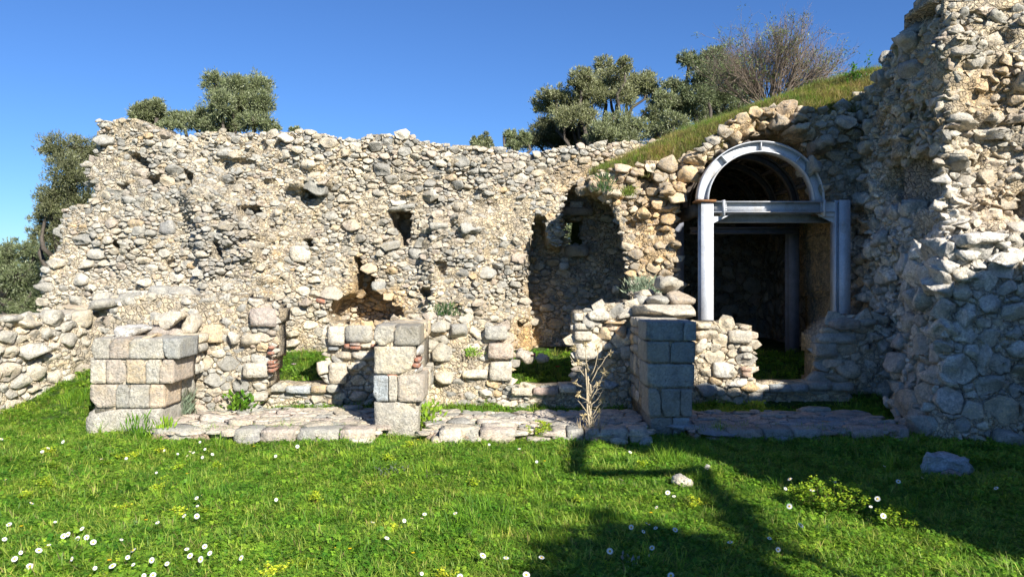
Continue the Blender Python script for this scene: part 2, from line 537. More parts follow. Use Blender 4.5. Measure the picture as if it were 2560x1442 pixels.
class Sheet:
    """A masonry face: a curve or plane in space with real stones set in a rough mortar core."""
    def __init__(s, pos, u0, u1, v0, v1, inside, off=None, step=.06, thick=.5, rough=.03, flipn=False, towards=(0, 0, 1.6), bed=.022):
        s.bed = bed
        s.pos = pos; s.u0, s.u1, s.v0, s.v1 = u0, u1, v0, v1
        s.inside = inside; s.off = off or (lambda u, v: np.zeros_like(u)); s.step = step; s.thick = thick; s.rough = rough
        s.towards = np.array(towards, float)
    def frame(s, u, v):
        e = .02
        p = s.pos(u, v)
        tu = (s.pos(u + e, v) - s.pos(u - e, v)); tu /= np.linalg.norm(tu, axis=-1, keepdims=True) + 1e-12
        tv = (s.pos(u, v + e) - s.pos(u, v - e)); tv /= np.linalg.norm(tv, axis=-1, keepdims=True) + 1e-12
        n = np.cross(tu, tv)
        n /= np.linalg.norm(n, axis=-1, keepdims=True) + 1e-12
        sg = np.sign(((s.towards - p) * n).sum(-1, keepdims=True)); sg[sg == 0] = 1
        return p, tu, tv, n * sg
    def core(s, name, parent, mat=None, tintf=None, layers=None):
        nu = max(2, int(math.ceil((s.u1 - s.u0) / s.step))); nv = max(2, int(math.ceil((s.v1 - s.v0) / s.step)))
        us = np.linspace(s.u0, s.u1, nu + 1); vs = np.linspace(s.v0, s.v1, nv + 1)
        U, Vv = np.meshgrid(us, vs, indexing='ij')
        cu = (U[:-1, :-1] + U[1:, 1:]) / 2; cv = (Vv[:-1, :-1] + Vv[1:, 1:]) / 2
        # ragged edge
        ju = cu + .05 * vnoise(np.stack([cu * 7, cv * 7, cu * 0 + 3], -1), 5); jv = cv + .05 * vnoise(np.stack([cu * 7, cv * 7, cu * 0 + 9], -1), 6)
        act = s.inside(ju, jv)
        p, tu, tv, n = s.frame(U.ravel(), Vv.ravel())
        o = s.off(U.ravel(), Vv.ravel())
        nz = fbm(p * 9, 4, 3) * s.rough + fbm(p * 2.2, 2, 8) * s.rough
        front = p + n * (o - s.bed + nz)[:, None]
        idx = np.arange((nu + 1) * (nv + 1)).reshape(nu + 1, nv + 1)
        q = np.stack([idx[:-1, :-1], idx[1:, :-1], idx[1:, 1:], idx[:-1, 1:]], -1)[act]
        T = s.thick
        K = layers or max(1, int(round(T / .3)))
        NV = len(front)
        vs_all = [front]
        for k in range(1, K + 1):
            bp = p - n * (s.bed + T * k / K)
            w = k / K
            pp = (front * (1 - w) + bp * w) if k < K else bp
            # keep the hollows hollow
            if k < K: pp = front - n * (T * k / K)[..., None] if np.ndim(T) else front - n * (T * k / K)
            pp = pp + np.stack([fbm(pp * 6, 3, 21), fbm(pp * 6, 3, 22), fbm(pp * 6, 3, 23)], -1) * .045 * (1 if k < K else .3)
            vs_all.append(pp)
        quads = [q]
        quads.append(q[:, ::-1] + NV * K)
        A = np.zeros((nu + 2, nv + 2), bool); A[1:-1, 1:-1] = act
        a = A[1:-1, 1:-1]
        sides = []
        def edge(mask, i0, i1):
            ii, jj = np.nonzero(mask)
            sides.append(np.stack([idx[ii + i0[0], jj + i0[1]], idx[ii + i1[0], jj + i1[1]]], -1))
        edge(a & ~A[:-2, 1:-1], (0, 1), (0, 0)); edge(a & ~A[2:, 1:-1], (1, 0), (1, 1))
        edge(a & ~A[1:-1, :-2], (0, 0), (1, 0)); edge(a & ~A[1:-1, 2:], (1, 1), (0, 1))
        E = np.concatenate(sides)
        for k in range(K):
            quads.append(np.stack([E[:, 1] + NV * k, E[:, 0] + NV * k, E[:, 0] + NV * (k + 1), E[:, 1] + NV * (k + 1)], -1))
        Q = np.concatenate(quads)
        V = np.concatenate(vs_all)
        used = np.unique(Q)
        remap = np.zeros(len(V), np.int64); remap[used] = np.arange(len(used))
        V = V[used]; Q = remap[Q]
        px, py = PX(V)
        tint = (tintf or mortar_tint)(px, py)
        tint = tint * (0.92 + .16 * rng.random((len(V), 1)))
        ob = part(name, V, {'q': Q}, mat or M_MORTAR, parent, tint, False)
        return ob
    def stones(s, parent, radii, tries, asp=1.35, hgt=(.35, .8), deep=0.0, keep=1.0, tintf=None, mat=None, shrink=(.86, .98),
               tilt=.16, maxparts=300, name='stone', flat=0.0, hmax=.16, rough=1.0, smooth_prob=.0, clear=None, loose=1.55, embed=True):
        mat = mat or M_STONE
        ins = s.inside if clear is None else (lambda u, v: s.inside(u, v) & ~clear(u, v))
        S, grid, cell = pack_sites(s.u0, s.u1, s.v0, s.v1, ins, radii, asp, tries)
        cl = cells(S, grid, cell, loose)
        if not cl: return
        cu = np.array([c[0] for c in cl]); cv = np.array([c[1] / asp for c in cl])
        p, tu, tv, n = s.frame(cu, cv)
        o = s.off(cu, cv)
        sinkn = vnoise(p * 1.9 + 40, 71) if embed else np.full(len(cl), -1.0)
        built = []
        for i, (x, y, r, poly) in enumerate(cl):
            if random.random() > keep: continue
            rr = r / math.sqrt(asp)
            h = min(rr * random.uniform(*hgt), hmax) + .012
            sink = max(0.0, float(sinkn[i]) - .10) * .15 * min(1.0, rr / .05)
            if random.random() < .08: h += rr * .35
            N = 10 if r > .055 else 7
            V2, H = stone_local(poly, r, h, random.uniform(*shrink), N, rough, flat)
            a = V2[:, 0]; b = V2[:, 1] / asp
            sa, sb = random.gauss(0, tilt), random.gauss(0, tilt)
            hh = H - .012 - min(sink, h * .8) + o[i] + (a * sa + b * sb)
            base = p[i]
            # follow the sheet where it bends
            V = base + tu[i] * a[:, None] + tv[i] * b[:, None] + n[i] * hh[:, None]
            V = V + np.stack([vnoise(V * 23, 31), vnoise(V * 23, 32), vnoise(V * 23, 33)], -1) * min(.014, r * .13) * rough
            q = PX(base)
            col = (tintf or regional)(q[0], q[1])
            d = np.linalg.norm(base - np.array([0, 0, CAMZ]))
            facing = abs(float(((np.array([0, 0, CAMZ]) - base) / d) @ n[i]))
            vis = -200 < q[0] < 2760 and -200 < q[1] < 1600
            area = r * r * facing / d / d * (1 if vis else .01)
            built.append((area, V, ringfaces(N, 5 if N >= 10 else 4), col))
        built.sort(key=lambda t: -t[0])
        for area, V, f, col in built[:maxparts]:
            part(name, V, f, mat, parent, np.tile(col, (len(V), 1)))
        if len(built) > maxparts:
            bag = Bag()
            for area, V, f, col in built[maxparts:]:
                bag.add(V, f, np.tile(col, (len(V), 1)))
            ob = bag.part('small_' + name + 's', mat, parent)
            ob['kind'] = 'stuff'
        return len(built)

def cube_grid(n):
    """surface of a unit cube cut n by n: verts in -1..1, quads"""
    key = {}
    V = []; Q = []
    def vid(p):
        k = tuple(int(round(c * n)) for c in p)
        if k not in key:
            key[k] = len(V); V.append(p)
        return key[k]
    for ax in range(3):
        for sg in (-1, 1):
            for i in range(n):
                for j in range(n):
                    c = []
                    for di, dj in ((0, 0), (1, 0), (1, 1), (0, 1)):
                        a = -1 + 2 * (i + di) / n; b = -1 + 2 * (j + dj) / n
                        p = [0, 0, 0]; p[ax] = sg; p[(ax + 1) % 3] = a; p[(ax + 2) % 3] = b
                        c.append(vid(tuple(p)))
                    Q.append(c if sg > 0 else c[::-1])
    return np.array(V), np.array(Q)
CG = {n: cube_grid(n) for n in (2, 3, 4, 6, 9)}
def rock(size, k=.3, n=4, rough=.06, cuts=0, chips=0):
    """k=0 squared block, k=1 boulder; size = full extents"""
    V, Q = CG[n]
    V = V.copy()
    sph = V / np.linalg.norm(V, axis=1, keepdims=True)
    # soften the outermost ring for worn arrises
    Vs = V * (1 - k) + sph * k * 1.12
    for _ in range(cuts * 3 + (2 if k > .35 else 0)):
        d = rng.normal(size=3); d /= np.linalg.norm(d)
        o = random.uniform(.55, .92)
        dd = Vs @ d
        Vs = Vs - d * np.maximum(dd - o, 0)[:, None]
    for _ in range(chips):
        d = np.array([random.choice((-1, 1)) * random.uniform(.5, 1), random.choice((-1, -1, 1)) * random.uniform(.5, 1), random.choice((-1, 1)) * random.uniform(.3, 1)]); L_ = np.linalg.norm(d); d /= L_
        o = random.uniform(1.30, 1.52); dd = Vs @ d
        Vs = Vs - d * np.maximum(dd - o, 0)[:, None]
    Vs = Vs * np.array(size) / 2
    sc = 3.0 / max(min(size), .05)
    so = rng.uniform(0, 100, 3)
    m = min(size)
    Vs = Vs + np.stack([fbm(Vs * sc + so, 3, 41), fbm(Vs * sc + so, 3, 42), fbm(Vs * sc + so, 3, 43)], -1) * rough * m * 1.5
    return Vs, {'q': Q}
def put_rock(name, c, size, parent, col, k=.3, n=4, rough=.06, cuts=0, rz=0, ry=0, mat=None, chips=0):
    V, f = rock(size, k, n, rough, cuts, chips)
    R = np.array(Matrix.Rotation(rz, 3, 'Z') @ Matrix.Rotation(ry, 3, 'Y'))
    V = V @ R.T + np.array(c)
    return part(name, V, f, mat or M_STONE, parent, np.tile(col, (len(V), 1)))

def tube(pts, r0, r1, sides=4):
    pts = np.asarray(pts, float)
    n = len(pts)
    T = np.gradient(pts, axis=0); T /= np.linalg.norm(T, axis=1, keepdims=True) + 1e-9
    ref = np.array([.31, .95, .11])
    A = np.cross(T, ref); A /= np.linalg.norm(A, axis=1, keepdims=True) + 1e-9
    B = np.cross(T, A)
    rr = np.linspace(r0, r1, n)
    th = np.arange(sides) / sides * 2 * np.pi
    V = (pts[:, None, :] + (A[:, None, :] * np.cos(th)[None, :, None] + B[:, None, :] * np.sin(th)[None, :, None]) * rr[:, None, None]).reshape(-1, 3)
    i = np.arange(n - 1)[:, None] * sides; j = np.arange(sides)[None, :]; k = (j + 1) % sides
    Q = np.stack([i + j, i + k, i + sides + k, i + sides + j], -1).reshape(-1, 4)
    t = np.stack([np.full(sides - 2, 0), np.arange(2, sides), np.arange(1, sides - 1)], -1)
    t2 = np.stack([np.full(sides - 2, 0), np.arange(1, sides - 1), np.arange(2, sides)], -1) + (n - 1) * sides
    return V, {'q': Q, 't': np.concatenate([t, t2])}
def boxmesh(x0, x1, y0, y1, z0, z1):
    V = np.array([[x, y, z] for x in (x0, x1) for y in (y0, y1) for z in (z0, z1)], float)
    Q = np.array([[0, 1, 3, 2], [4, 6, 7, 5], [0, 4, 5, 1], [2, 3, 7, 6], [0, 2, 6, 4], [1, 5, 7, 3]])
    return V, {'q': Q}

# ================================================================== SETTING
def ground_h(X, Y):
    X = np.asarray(X, float); Y = np.asarray(Y, float)
    h = .20 * smooth(8.7, 9.2, Y) + .25 * smooth(9.1, 11.0, Y)
    hl = .46 * smooth(7.9, 9.7, Y)
    k = smooth(-4.1, -4.7, X)
    h = h * (1 - k) + hl * k
    h = h + .035 * vnoise(np.stack([X * .9, Y * .9, X * 0], -1), 4) * smooth(12, 9, Y) + .02 * vnoise(np.stack([X * 3.1, Y * 3.1, X * 0], -1), 2)
    h = h + .8 * smooth(16, 60, Y) * vnoise(np.stack([X * .02, Y * .02, X * 0], -1), 9)
    return h
def build_ground():
    m, t, b, out = newmat('earth_and_turf')
    geo = t.nodes.new('ShaderNodeNewGeometry')
    n = nd(t, 'ShaderNodeTexNoise', Scale=2.2, Detail=8.0, Roughness=.7)
    n2 = nd(t, 'ShaderNodeTexNoise', Scale=38.0, Detail=5.0, Roughness=.7)
    for q in (n, n2): t.links.new(geo.outputs['Position'], q.inputs['Vector'])
    r = ramp(t, n.outputs['Fac'], [(.35, (.030, .055, .014)), (.62, (.055, .085, .022)), (.78, (.11, .10, .05))])
    r2 = ramp(t, n2.outputs['Fac'], [(.3, .6), (.7, 1.4)])
    t.links.new(mulc(t, r.outputs[0], r2.outputs[0]), b.inputs['Base Color'])
    b.inputs['Roughness'].default_value = 1
    b.inputs['Specular IOR Level'].default_value = .1
    def axis(a, b_, st, far):
        core = np.arange(a, b_ + st / 2, st)
        ext = []
        x = b_; d = st
        while x < far:
            d *= 1.35; x += d; ext.append(x)
        lo = []
        x = a; d = st
        while x > -far:
            d *= 1.35; x -= d; lo.append(x)
        return np.array(lo[::-1] + core.tolist() + ext)
    xs = axis(-8, 8, .16, 900); ys = axis(1, 14, .16, 1200)
    X, Y = np.meshgrid(xs, ys, indexing='ij')
    Z = ground_h(X, Y)
    V = np.stack([X, Y, Z], -1).reshape(-1, 3)
    nx, ny = X.shape
    idx = np.arange(nx * ny).reshape(nx, ny)
    Q = np.stack([idx[:-1, :-1], idx[1:, :-1], idx[1:, 1:], idx[:-1, 1:]], -1).reshape(-1, 4)
    o = place('ground', mesh('ground', V, {'q': Q}, m, None, True))
    tag(o, kind='structure')
build_ground()

# ------------------------------------------------------------------ path based sheets
def path_pos(P):
    P = np.array(P, float)
    seg = np.hypot(*(P[1:] - P[:-1]).T)
    cum = np.concatenate([[0], np.cumsum(seg)])
    def pos(u, v):
        u = np.asarray(u, float)
        x = np.interp(u, cum, P[:, 0]); y = np.interp(u, cum, P[:, 1])
        # extrapolate past both ends
        d0 = (P[1] - P[0]) / seg[0]; d1 = (P[-1] - P[-2]) / seg[-1]
        lo = np.minimum(u, 0); hi = np.maximum(u - cum[-1], 0)
        return np.stack([x + lo * d0[0] + hi * d1[0], y + lo * d0[1] + hi * d1[1], np.asarray(v, float) + 0 * u], -1)
    return pos, cum
def px_to_uv(P, poly):
    """polygon given in photo pixels -> (s, z) on the wall line P"""
    pos, cum = path_pos(P)
    us = np.linspace(-1.5, cum[-1] + 1.5, 3000)
    p = pos(us, us * 0)
    okm = p[:, 1] > .5
    us = us[okm]; p = p[okm]
    a = 1280 + p[:, 0] / p[:, 1] * FP
    out = []
    for (x, y) in poly:
        k = int(np.argmin(np.abs(a - x)))
        out.append((us[k], CAMZ - (y - 690) / FP * p[k, 1]))
    return out
def wall_sheet(P, outline_px, holes_px=(), off=None, **kw):
    poly = px_to_uv(P, outline_px)
    holes = [px_to_uv(P, h) for h in holes_px]
    pos, cum = path_pos(P)
    a = np.array(poly)
    def inside(u, v):
        r = inpoly(u, v, poly)
        for h in holes: r &= ~inpoly(u, v, h)
        return r
    return Sheet(pos, a[:, 0].min(), a[:, 0].max(), a[:, 1].min(), a[:, 1].max(), inside, off, **kw)
def hollow(P, specs):
    """specs: (polygon px, depth, edge width) -> offset function (negative = into the wall)"""
    conv = [(px_to_uv(P, poly), d, w) for poly, d, w in specs]
    def off(u, v):
        u = np.asarray(u, float); v = np.asarray(v, float)
        o = np.zeros(u.shape)
        for poly, d, w in conv:
            ins = inpoly(u, v, poly)
            dist = polydist(u, v, poly)
            sd = np.where(ins, dist, -dist)
            k = smooth(-.01, w, sd)
            o = o + d * k
        return o
    return off
def noisy(scale, amp, seed):
    return lambda u, v: amp * fbm(np.stack([np.asarray(u) * scale, np.asarray(v) * scale, np.asarray(u) * 0 + seed], -1), 3, seed)

# ================================================================== MAIN WALL
MW = [(-7.4, 11.75), (-5.5, 11.55), (2.3, 11.5)]
MAIN_TOP = [(112, 765), (118, 735), (108, 700), (135, 650), (158, 600), (152, 560), (160, 522), (200, 516), (232, 500), (236, 470), (214, 445), (218, 410), (240, 385),
            (238, 350), (252, 330), (250, 303), (285, 305), (320, 298), (362, 310), (400, 330), (440, 338), (470, 345), (500, 330), (560, 322), (590, 332), (640, 332),
            (700, 332), (770, 330), (800, 338), (850, 345), (900, 354), (920, 340), (970, 338), (1020, 340), (1050, 352), (1100, 364), (1150, 368),
            (1200, 370), (1250, 372), (1290, 378), (1330, 384), (1380, 376), (1440, 366), (1500, 362), (1560, 358), (1660, 348), (1660, 960), (200, 960), (100, 930), (96, 800)]
NICHE = [(1332, 960), (1322, 800), (1316, 700), (1325, 620), (1328, 560), (1340, 540), (1366, 540), (1372, 610), (1402, 618), (1404, 520), (1415, 480), (1445, 455), (1500, 440), (1680, 440), (1680, 960)]
HOLES = [
    (NICHE, -.70, .05),
    ([(972, 528), (1000, 515), (1030, 530), (1024, 575), (1022, 615), (1000, 612), (996, 590), (975, 565)], -.75, .04),
    ([(752, 470), (775, 452), (800, 480), (785, 500), (752, 500)], -.35, .06),
    ([(272, 602), (302, 602), (300, 628), (280, 626)], -.45, .03),
    ([(755, 597), (783, 597), (778, 618), (762, 618)], -.45, .03),
    ([(882, 640), (896, 640), (912, 672), (940, 695), (926, 720), (975, 745), (1004, 775), (1006, 812), (900, 818), (830, 815), (812, 790), (832, 745), (880, 735), (890, 690)], -.62, .05),
    ([(1050, 722), (1078, 722), (1078, 752), (1056, 748)], -.35, .04),
    ([(312, 378), (345, 380), (375, 405), (372, 430), (345, 420), (315, 400)], -.28, .06),
    ([(350, 440), (400, 435), (415, 462), (360, 465)], -.28, .06),
    ([(290, 458), (318, 458), (316, 476), (294, 474)], -.30, .04),
    ([(410, 655), (440, 645), (438, 676), (412, 680)], -.30, .04),
    ([(455, 420), (480, 428), (490, 470), (470, 490), (455, 450)], -.26, .06),
    ([(600, 515), (650, 512), (660, 535), (630, 555), (600, 545)], -.32, .06),
    ([(1085, 650), (1120, 655), (1118, 690), (1090, 690)], -.25, .06),
    ([(1070, 560), (1085, 560), (1085, 600), (1070, 600)], -.22, .04),
    ([(540, 590), (556, 600), (575, 640), (560, 660), (545, 630)], -.25, .05),
    ([(1290, 800), (1330, 800), (1335, 880), (1285, 860)], -.22, .06),
    ([(120, 960), (120, 790), (180, 760), (330, 745), (420, 760), (460, 960)], .55, .5),
    ([(500, 960), (480, 760), (470, 600), (430, 480), (470, 430), (560, 440), (640, 480), (690, 560), (700, 640), (690, 760), (700, 960)], .26, .35),
    ([(1050, 960), (1040, 700), (1040, 560), (1100, 500), (1200, 500), (1240, 560), (1240, 720), (1260, 960)], .20, .3),
    ([(690, 480), (740, 440), (840, 430), (835, 470), (780, 500), (730, 480)], .22, .12),
]
_h = hollow(MW, HOLES)
_n1 = noisy(1.1, .13, 11); _n2 = noisy(3.4, .075, 12)
def _ridge(u, v):
    # remains of broken cross walls: much rougher bands
    a = np.exp(-((np.asarray(u) - 3.35) / .55) ** 2) + .7 * np.exp(-((np.asarray(u) - 6.7) / .45) ** 2)
    return .13 * a * vnoise(np.stack([np.asarray(u) * 7, np.asarray(v) * 9, np.asarray(u) * 0 + 2], -1), 66)
moff = lambda u, v: _h(u, v) + _n1(u, v) + _n2(u, v) + _ridge(u, v)
WINDOW = [(1418, 538), (1472, 538), (1470, 606), (1420, 606)]
main = thing('ruined_wall', 'long high rubble wall of grey and cream stones with a broken skyline, behind the low walls', 'wall', (-2, 11.6, .2))
sh = wall_sheet(MW, MAIN_TOP, [WINDOW], moff, step=.03, thick=1.05, rough=.045, bed=.030)
sh.core('mortar_core', main, layers=3)
sh.stones(main, [.15, .11, .08, .058, .042, .031, .023], [90, 700, 3500, 16000, 40000, 60000, 50000], asp=1.6, hgt=(.2, .85), tilt=.26, hmax=.085, shrink=(.86, .99))
# hand-placed features of the main wall
def feat(name, x0, x1, y0, y1, Y, dep, col, parent, k=.3, rough=.06, n=4, cuts=0, mat=None, ry=0):
    a = W(x0, y1, Y); b = W(x1, y0, Y)
    return put_rock(name, ((a[0] + b[0]) / 2, Y + dep / 2, (a[2] + b[2]) / 2), (b[0] - a[0], dep, b[2] - a[2]), parent, col, k, n, rough, cuts, mat=mat, ry=ry)
feat('lintel', 1398, 1484, 518, 538, 12.08, .5, DARKG * 1.1, main, .15)
feat('stone', 1425, 1459, 502, 522, 12.1, .3, BLUEG * 1.25, main, .2)
feat('sill', 1414, 1475, 612, 642, 12.08, .4, DARKG * 1.2, main, .45)
feat('stone', 1532, 1550, 710, 738, 12.05, .15, WHITE, main, .6, cuts=2)
feat('stone', 1398, 1424, 655, 676, 12.1, .2, BLUEG * 1.2, main, .4)
def feat_on(P, off, name, x0, x1, y0, y1, proud, dep, col, parent, k=.3, rough=.06, n=4, cuts=0, ry=0):
    """a stone set into a wall face so that only its front stands proud"""
    (u, v), = px_to_uv(P, [((x0 + x1) / 2, (y0 + y1) / 2)])
    pos, cum = path_pos(P)
    e = pos(np.array([u]), np.array([v]))[0]
    o_ = float(off(np.array([u]), np.array([v]))[0])
    return feat(name, x0, x1, y0, y1, e[1] - o_ - proud, dep, col, parent, k, rough, n, cuts, ry=ry)
for a_ in [('lintel', 966, 1038, 506, 526, .12, .4, GREY, .5, .1, 4, 2, -.05), ('stone', 745, 825, 440, 482, .05, .4, GREY * .9, .5, .14, 6, 3, .5), ('stone', 235, 270, 298, 322, .06, .4, PALE, .6, .1, 4, 2, 0),
           ('stone', 272, 350, 299, 315, .05, .4, GREY, .6, .1, 4, 2, .1), ('stone', 310, 362, 556, 590, .05, .3, GREY, .5, .1, 4, 1, 0), ('stone', 392, 442, 545, 586, .05, .3, DARKG * 1.3, .6, .12, 4, 1, 0),
           ('stone', 468, 552, 578, 608, .05, .3, GREY * .85, .6, .12, 6, 2, -.1), ('stone', 925, 980, 702, 728, .06, .3, GREY, .6, .1, 4, 1, 0), ('brick', 790, 812, 747, 757, .02, .1, BRICK, .1, .03, 2, 0, .2),
           ('stone', 458, 505, 642, 674, .05, .3, OCHRE * .5 + CREAM * .5, .7, .05, 4, 1, 0), ('stone', 720, 776, 615, 655, .02, .2, PALE, .4, .08, 4, 1, 0), ('stone', 1000, 1050, 650, 685, .03, .2, GREY, .4, .08, 4, 1, 0),
           ('stone', 960, 1002, 625, 655, .03, .2, GREY, .5, .08, 4, 1, 0), ('stone', 1010, 1060, 620, 650, .04, .2, GREY * .95, .6, .08, 4, 1, 0.1), ('stone', 1065, 1120, 555, 582, .04, .2, GREY, .4, .1, 4, 1, 0), ('stone', 1150, 1205, 556, 585, .05, .2, GREY, .4, .1, 4, 1, 0),
           ('stone', 540, 575, 365, 400, .03, .2, GREY, .4, .1, 4, 1, 0), ('stone', 400, 450, 350, 385, .03, .2, GREY, .4, .1, 4, 1, 0), ('stone', 290, 350, 490, 518, .04, .2, GREY, .5, .1, 4, 1, 0), ('stone', 250, 345, 470, 500, .04, .2, GREY, .5, .1, 4, 1, 0)]:
    feat_on(MW, moff, a_[0], *a_[1:5], a_[5], a_[6], a_[7], main, a_[8], a_[9], a_[10], a_[11], ry=a_[12])

# ================================================================== LEFT SIDE WALL
LW = [(-6.2, 7.0), (-5.62, 8.2), (-5.2, 9.4), (-4.95, 10.4), (-4.8, 11.2)]
lw = thing('side_wall', 'low rubble wall of pale stones running from the left edge back to the high wall, grass at its foot', 'wall', (-5.3, 9.2, 0))
sh = wall_sheet(LW, [(-260, 830), (-100, 812), (0, 798), (60, 795), (110, 786), (160, 792), (215, 795), (240, 790), (330, 770), (420, 760), (420, 940), (240, 960), (130, 1010), (0, 1080), (-260, 1300)],
                (), lambda u, v: noisy(1.6, .09, 31)(u, v) + noisy(5, .04, 32)(u, v), step=.05, thick=.7, rough=.03, towards=(2, 8, 1))
sh.core('mortar_core', lw, layers=3)
PALET = lambda x, y: np.clip(regional(x, y) * .6 + PALE * .4, 0, .8)
sh.stones(lw, [.15, .11, .08, .058, .042], [100, 700, 3000, 9000, 16000], asp=1.3, hgt=(.4, .95), tilt=.2, hmax=.13)
# loose top stones
for x, y, w_, h_, Y in [(30, 812, 60, 24, 8.4), (95, 800, 70, 22, 8.8), (60, 790, 60, 16, 8.9), (150, 792, 80, 28, 9.2), (205, 800, 60, 34, 9.4), (180, 772, 90, 20, 9.9), (250, 765, 70, 24, 9.9), (0, 800, 60, 20, 8.3), (300, 750, 90, 30, 9.8), (235, 745, 70, 24, 10.2), (350, 735, 90, 26, 9.8)]:
    feat('stone', x - w_ / 2, x + w_ / 2, y - h_ / 2, y + h_ / 2, Y, random.uniform(.3, .45), regional(x, y), lw, .65, .1, 4, 2, ry=random.uniform(-.12, .12))

# ================================================================== LOW FRONT WALLS (between the pilasters)
MY = 8.9
S1Y = 8.5
def low_wall(label, outline, seed, radii=(.115, .085, .062, .045, .032), tries=(60, 400, 2500, 7000, 12000), Y0=MY, Y1=None, thick=.5, name='low_wall', cat='wall', asp=1.35, keep=1.0, off2=None, **kw):
    xs = [p[0] for p in outline]
    a = W(min(xs), 900, Y0); b = W(max(xs), 900, Y1 or Y0)
    P = [(a[0] - .05, Y0), ((a[0] + b[0]) / 2, (Y0 + (Y1 or Y0)) / 2), (b[0] + .05, Y1 or Y0)]
    t = thing(name, label, cat, ((a[0] + b[0]) / 2, (Y0 + (Y1 or Y0)) / 2 + .2, .15))
    base = noisy(2.2, .035, seed)
    s = wall_sheet(P, outline, (), (lambda u, v: base(u, v) + (off2(u, v) if off2 else 0)), step=.04, thick=thick, rough=.022)
    s.core('mortar_core', t, layers=2)
    s.stones(t, list(radii), list(tries), asp=asp, tilt=.09, hgt=(.25, .6), hmax=.07, shrink=(.88, .99), keep=keep, loose=1.5, **kw)
    return t
s1 = low_wall('low rubble wall with a square grey block at its upper right end, behind the leftmost pilaster',
              [(258, 1030), (262, 800), (300, 760), (345, 745), (420, 738), (470, 745), (505, 738), (560, 742), (620, 752), (690, 762), (688, 872), (668, 930), (652, 965), (640, 1030)], 41, Y0=S1Y)
s2 = low_wall('low wall of big squared stones with a red brick course, left of the middle pilaster',
              [(818, 1030), (820, 925), (818, 816), (935, 810), (1000, 796), (1075, 790), (1075, 1030)], 42)
s3 = low_wall('low rubble wall between the middle pilaster and the second grassy opening',
              [(1040, 1030), (1040, 800), (1090, 795), (1150, 800), (1200, 806), (1266, 806), (1270, 850), (1284, 858), (1282, 905), (1280, 960), (1282, 1030)], 43)
s4 = low_wall('low rubble wall half in shadow, stepping up to the right towards the blue-grey pilaster',
              [(1438, 1030), (1436, 785), (1470, 778), (1520, 768), (1560, 758), (1600, 752), (1640, 760), (1700, 760), (1700, 1030)], 44)
s5 = low_wall('short sunlit stump of wall in front of the steel posts, right of the blue-grey pilaster',
              [(1725, 1030), (1730, 860), (1742, 812), (1780, 806), (1832, 808), (1838, 822), (1862, 818), (1882, 826), (1884, 880), (1880, 940), (1890, 985), (1880, 1030)], 45)
s6 = low_wall('short shaded wall end of big squared stones on the right of the vault entrance',
              [(2048, 1000), (2044, 840), (2072, 822), (2085, 800), (2140, 790), (2215, 800), (2230, 1000)], 46, radii=(.16, .12, .085, .06, .045), Y0=9.1)
# distinctive blocks, a little proud of the rubble
def blocks(parent, lst, Y=MY, dep=.22, mat=None):
    for x0, x1, y0, y1, col, k in lst:
        feat('brick' if k == 'b' else 'stone', x0, x1, y0, y1, Y - .075, dep, np.array(col) * random.uniform(.92, 1.08), parent,
             .06 if k == 'b' else k, .05 if k != 'b' else .03, 4 if k != 'b' else 2, 1 if k not in ('b',) and k > .3 else 0, mat=mat)
blocks(s1, [(621, 687, 770, 818, PINK * .6 + GREY * .5, .3), (483, 555, 812, 858, CREAM * .7 + OCHRE * .25, .5), (596, 670, 835, 865, CREAM * .9, .5), (605, 666, 908, 945, PALE, .25), (565, 590, 828, 862, PALE, .5),
            (668, 682, 880, 886, BRICK, 'b'), (668, 680, 903, 910, BRICK, 'b'), (669, 684, 913, 918, BRICK, 'b'), (669, 683, 922, 930, BRICK, 'b'), (670, 682, 866, 872, BRICK, 'b')], S1Y)
blocks(s2, [(819, 860, 815, 864, PALE * .8 + GREY * .2, .22), (861, 930, 814, 856, GREY * .95, .25), (822, 866, 907, 960, CREAM * .85 + GREY * .1, .15), (868, 894, 912, 924, PALE, .3),
            (860, 872, 860, 870, BRICK, 'b'), (873, 900, 866, 873, BRICK, 'b'), (874, 899, 858, 864, PINK, 'b'), (902, 926, 860, 870, PALE, .3), (820, 844, 868, 876, BLUEG, .3), (928, 938, 860, 870, BRICK, 'b'),
            (880, 930, 875, 905, PALE * .9, .4), (822, 875, 880, 903, CREAM, .4)])
blocks(s3, [(1071, 1116, 805, 832, GREY, .5), (1118, 1168, 810, 846, GREY * .95, .35), (1212, 1268, 815, 850, GREY * .9 + PALE * .1, .2), (1220, 1284, 858, 898, PINK * .6 + CREAM * .4, .2), (1224, 1280, 905, 952, PALE * .9 + GREY * .1, .15),
            (1078, 1136, 856, 905, GREY * .7 + CREAM * .3, .45), (1155, 1220, 918, 958, PALE, .6), (1085, 1130, 930, 962, CREAM, .6)])
blocks(s4, [(1436, 1462, 783, 802, PALE, .35), (1463, 1526, 770, 802, PALE * .85 + GREY * .15, .4), (1545, 1585, 765, 805, PALE, .5), (1437, 1488, 808, 825, PALE, .3), (1437, 1482, 828, 852, CREAM * .7 + PALE * .3, .25),
            (1437, 1508, 858, 900, PALE * .85 + CREAM * .15, .2), (1490, 1535, 818, 850, OCHRE * .4 + CREAM * .6, .5), (1540, 1568, 812, 848, OCHRE * .5 + PINK * .5, .6), (1510, 1570, 803, 811, OCHRE * .5 + CREAM * .3, .4),
            (1552, 1592, 862, 900, GREY, .7), (1570, 1592, 820, 850, BLUEG, .3), (1512, 1548, 950, 975, BLUEG * 1.2, .6)])
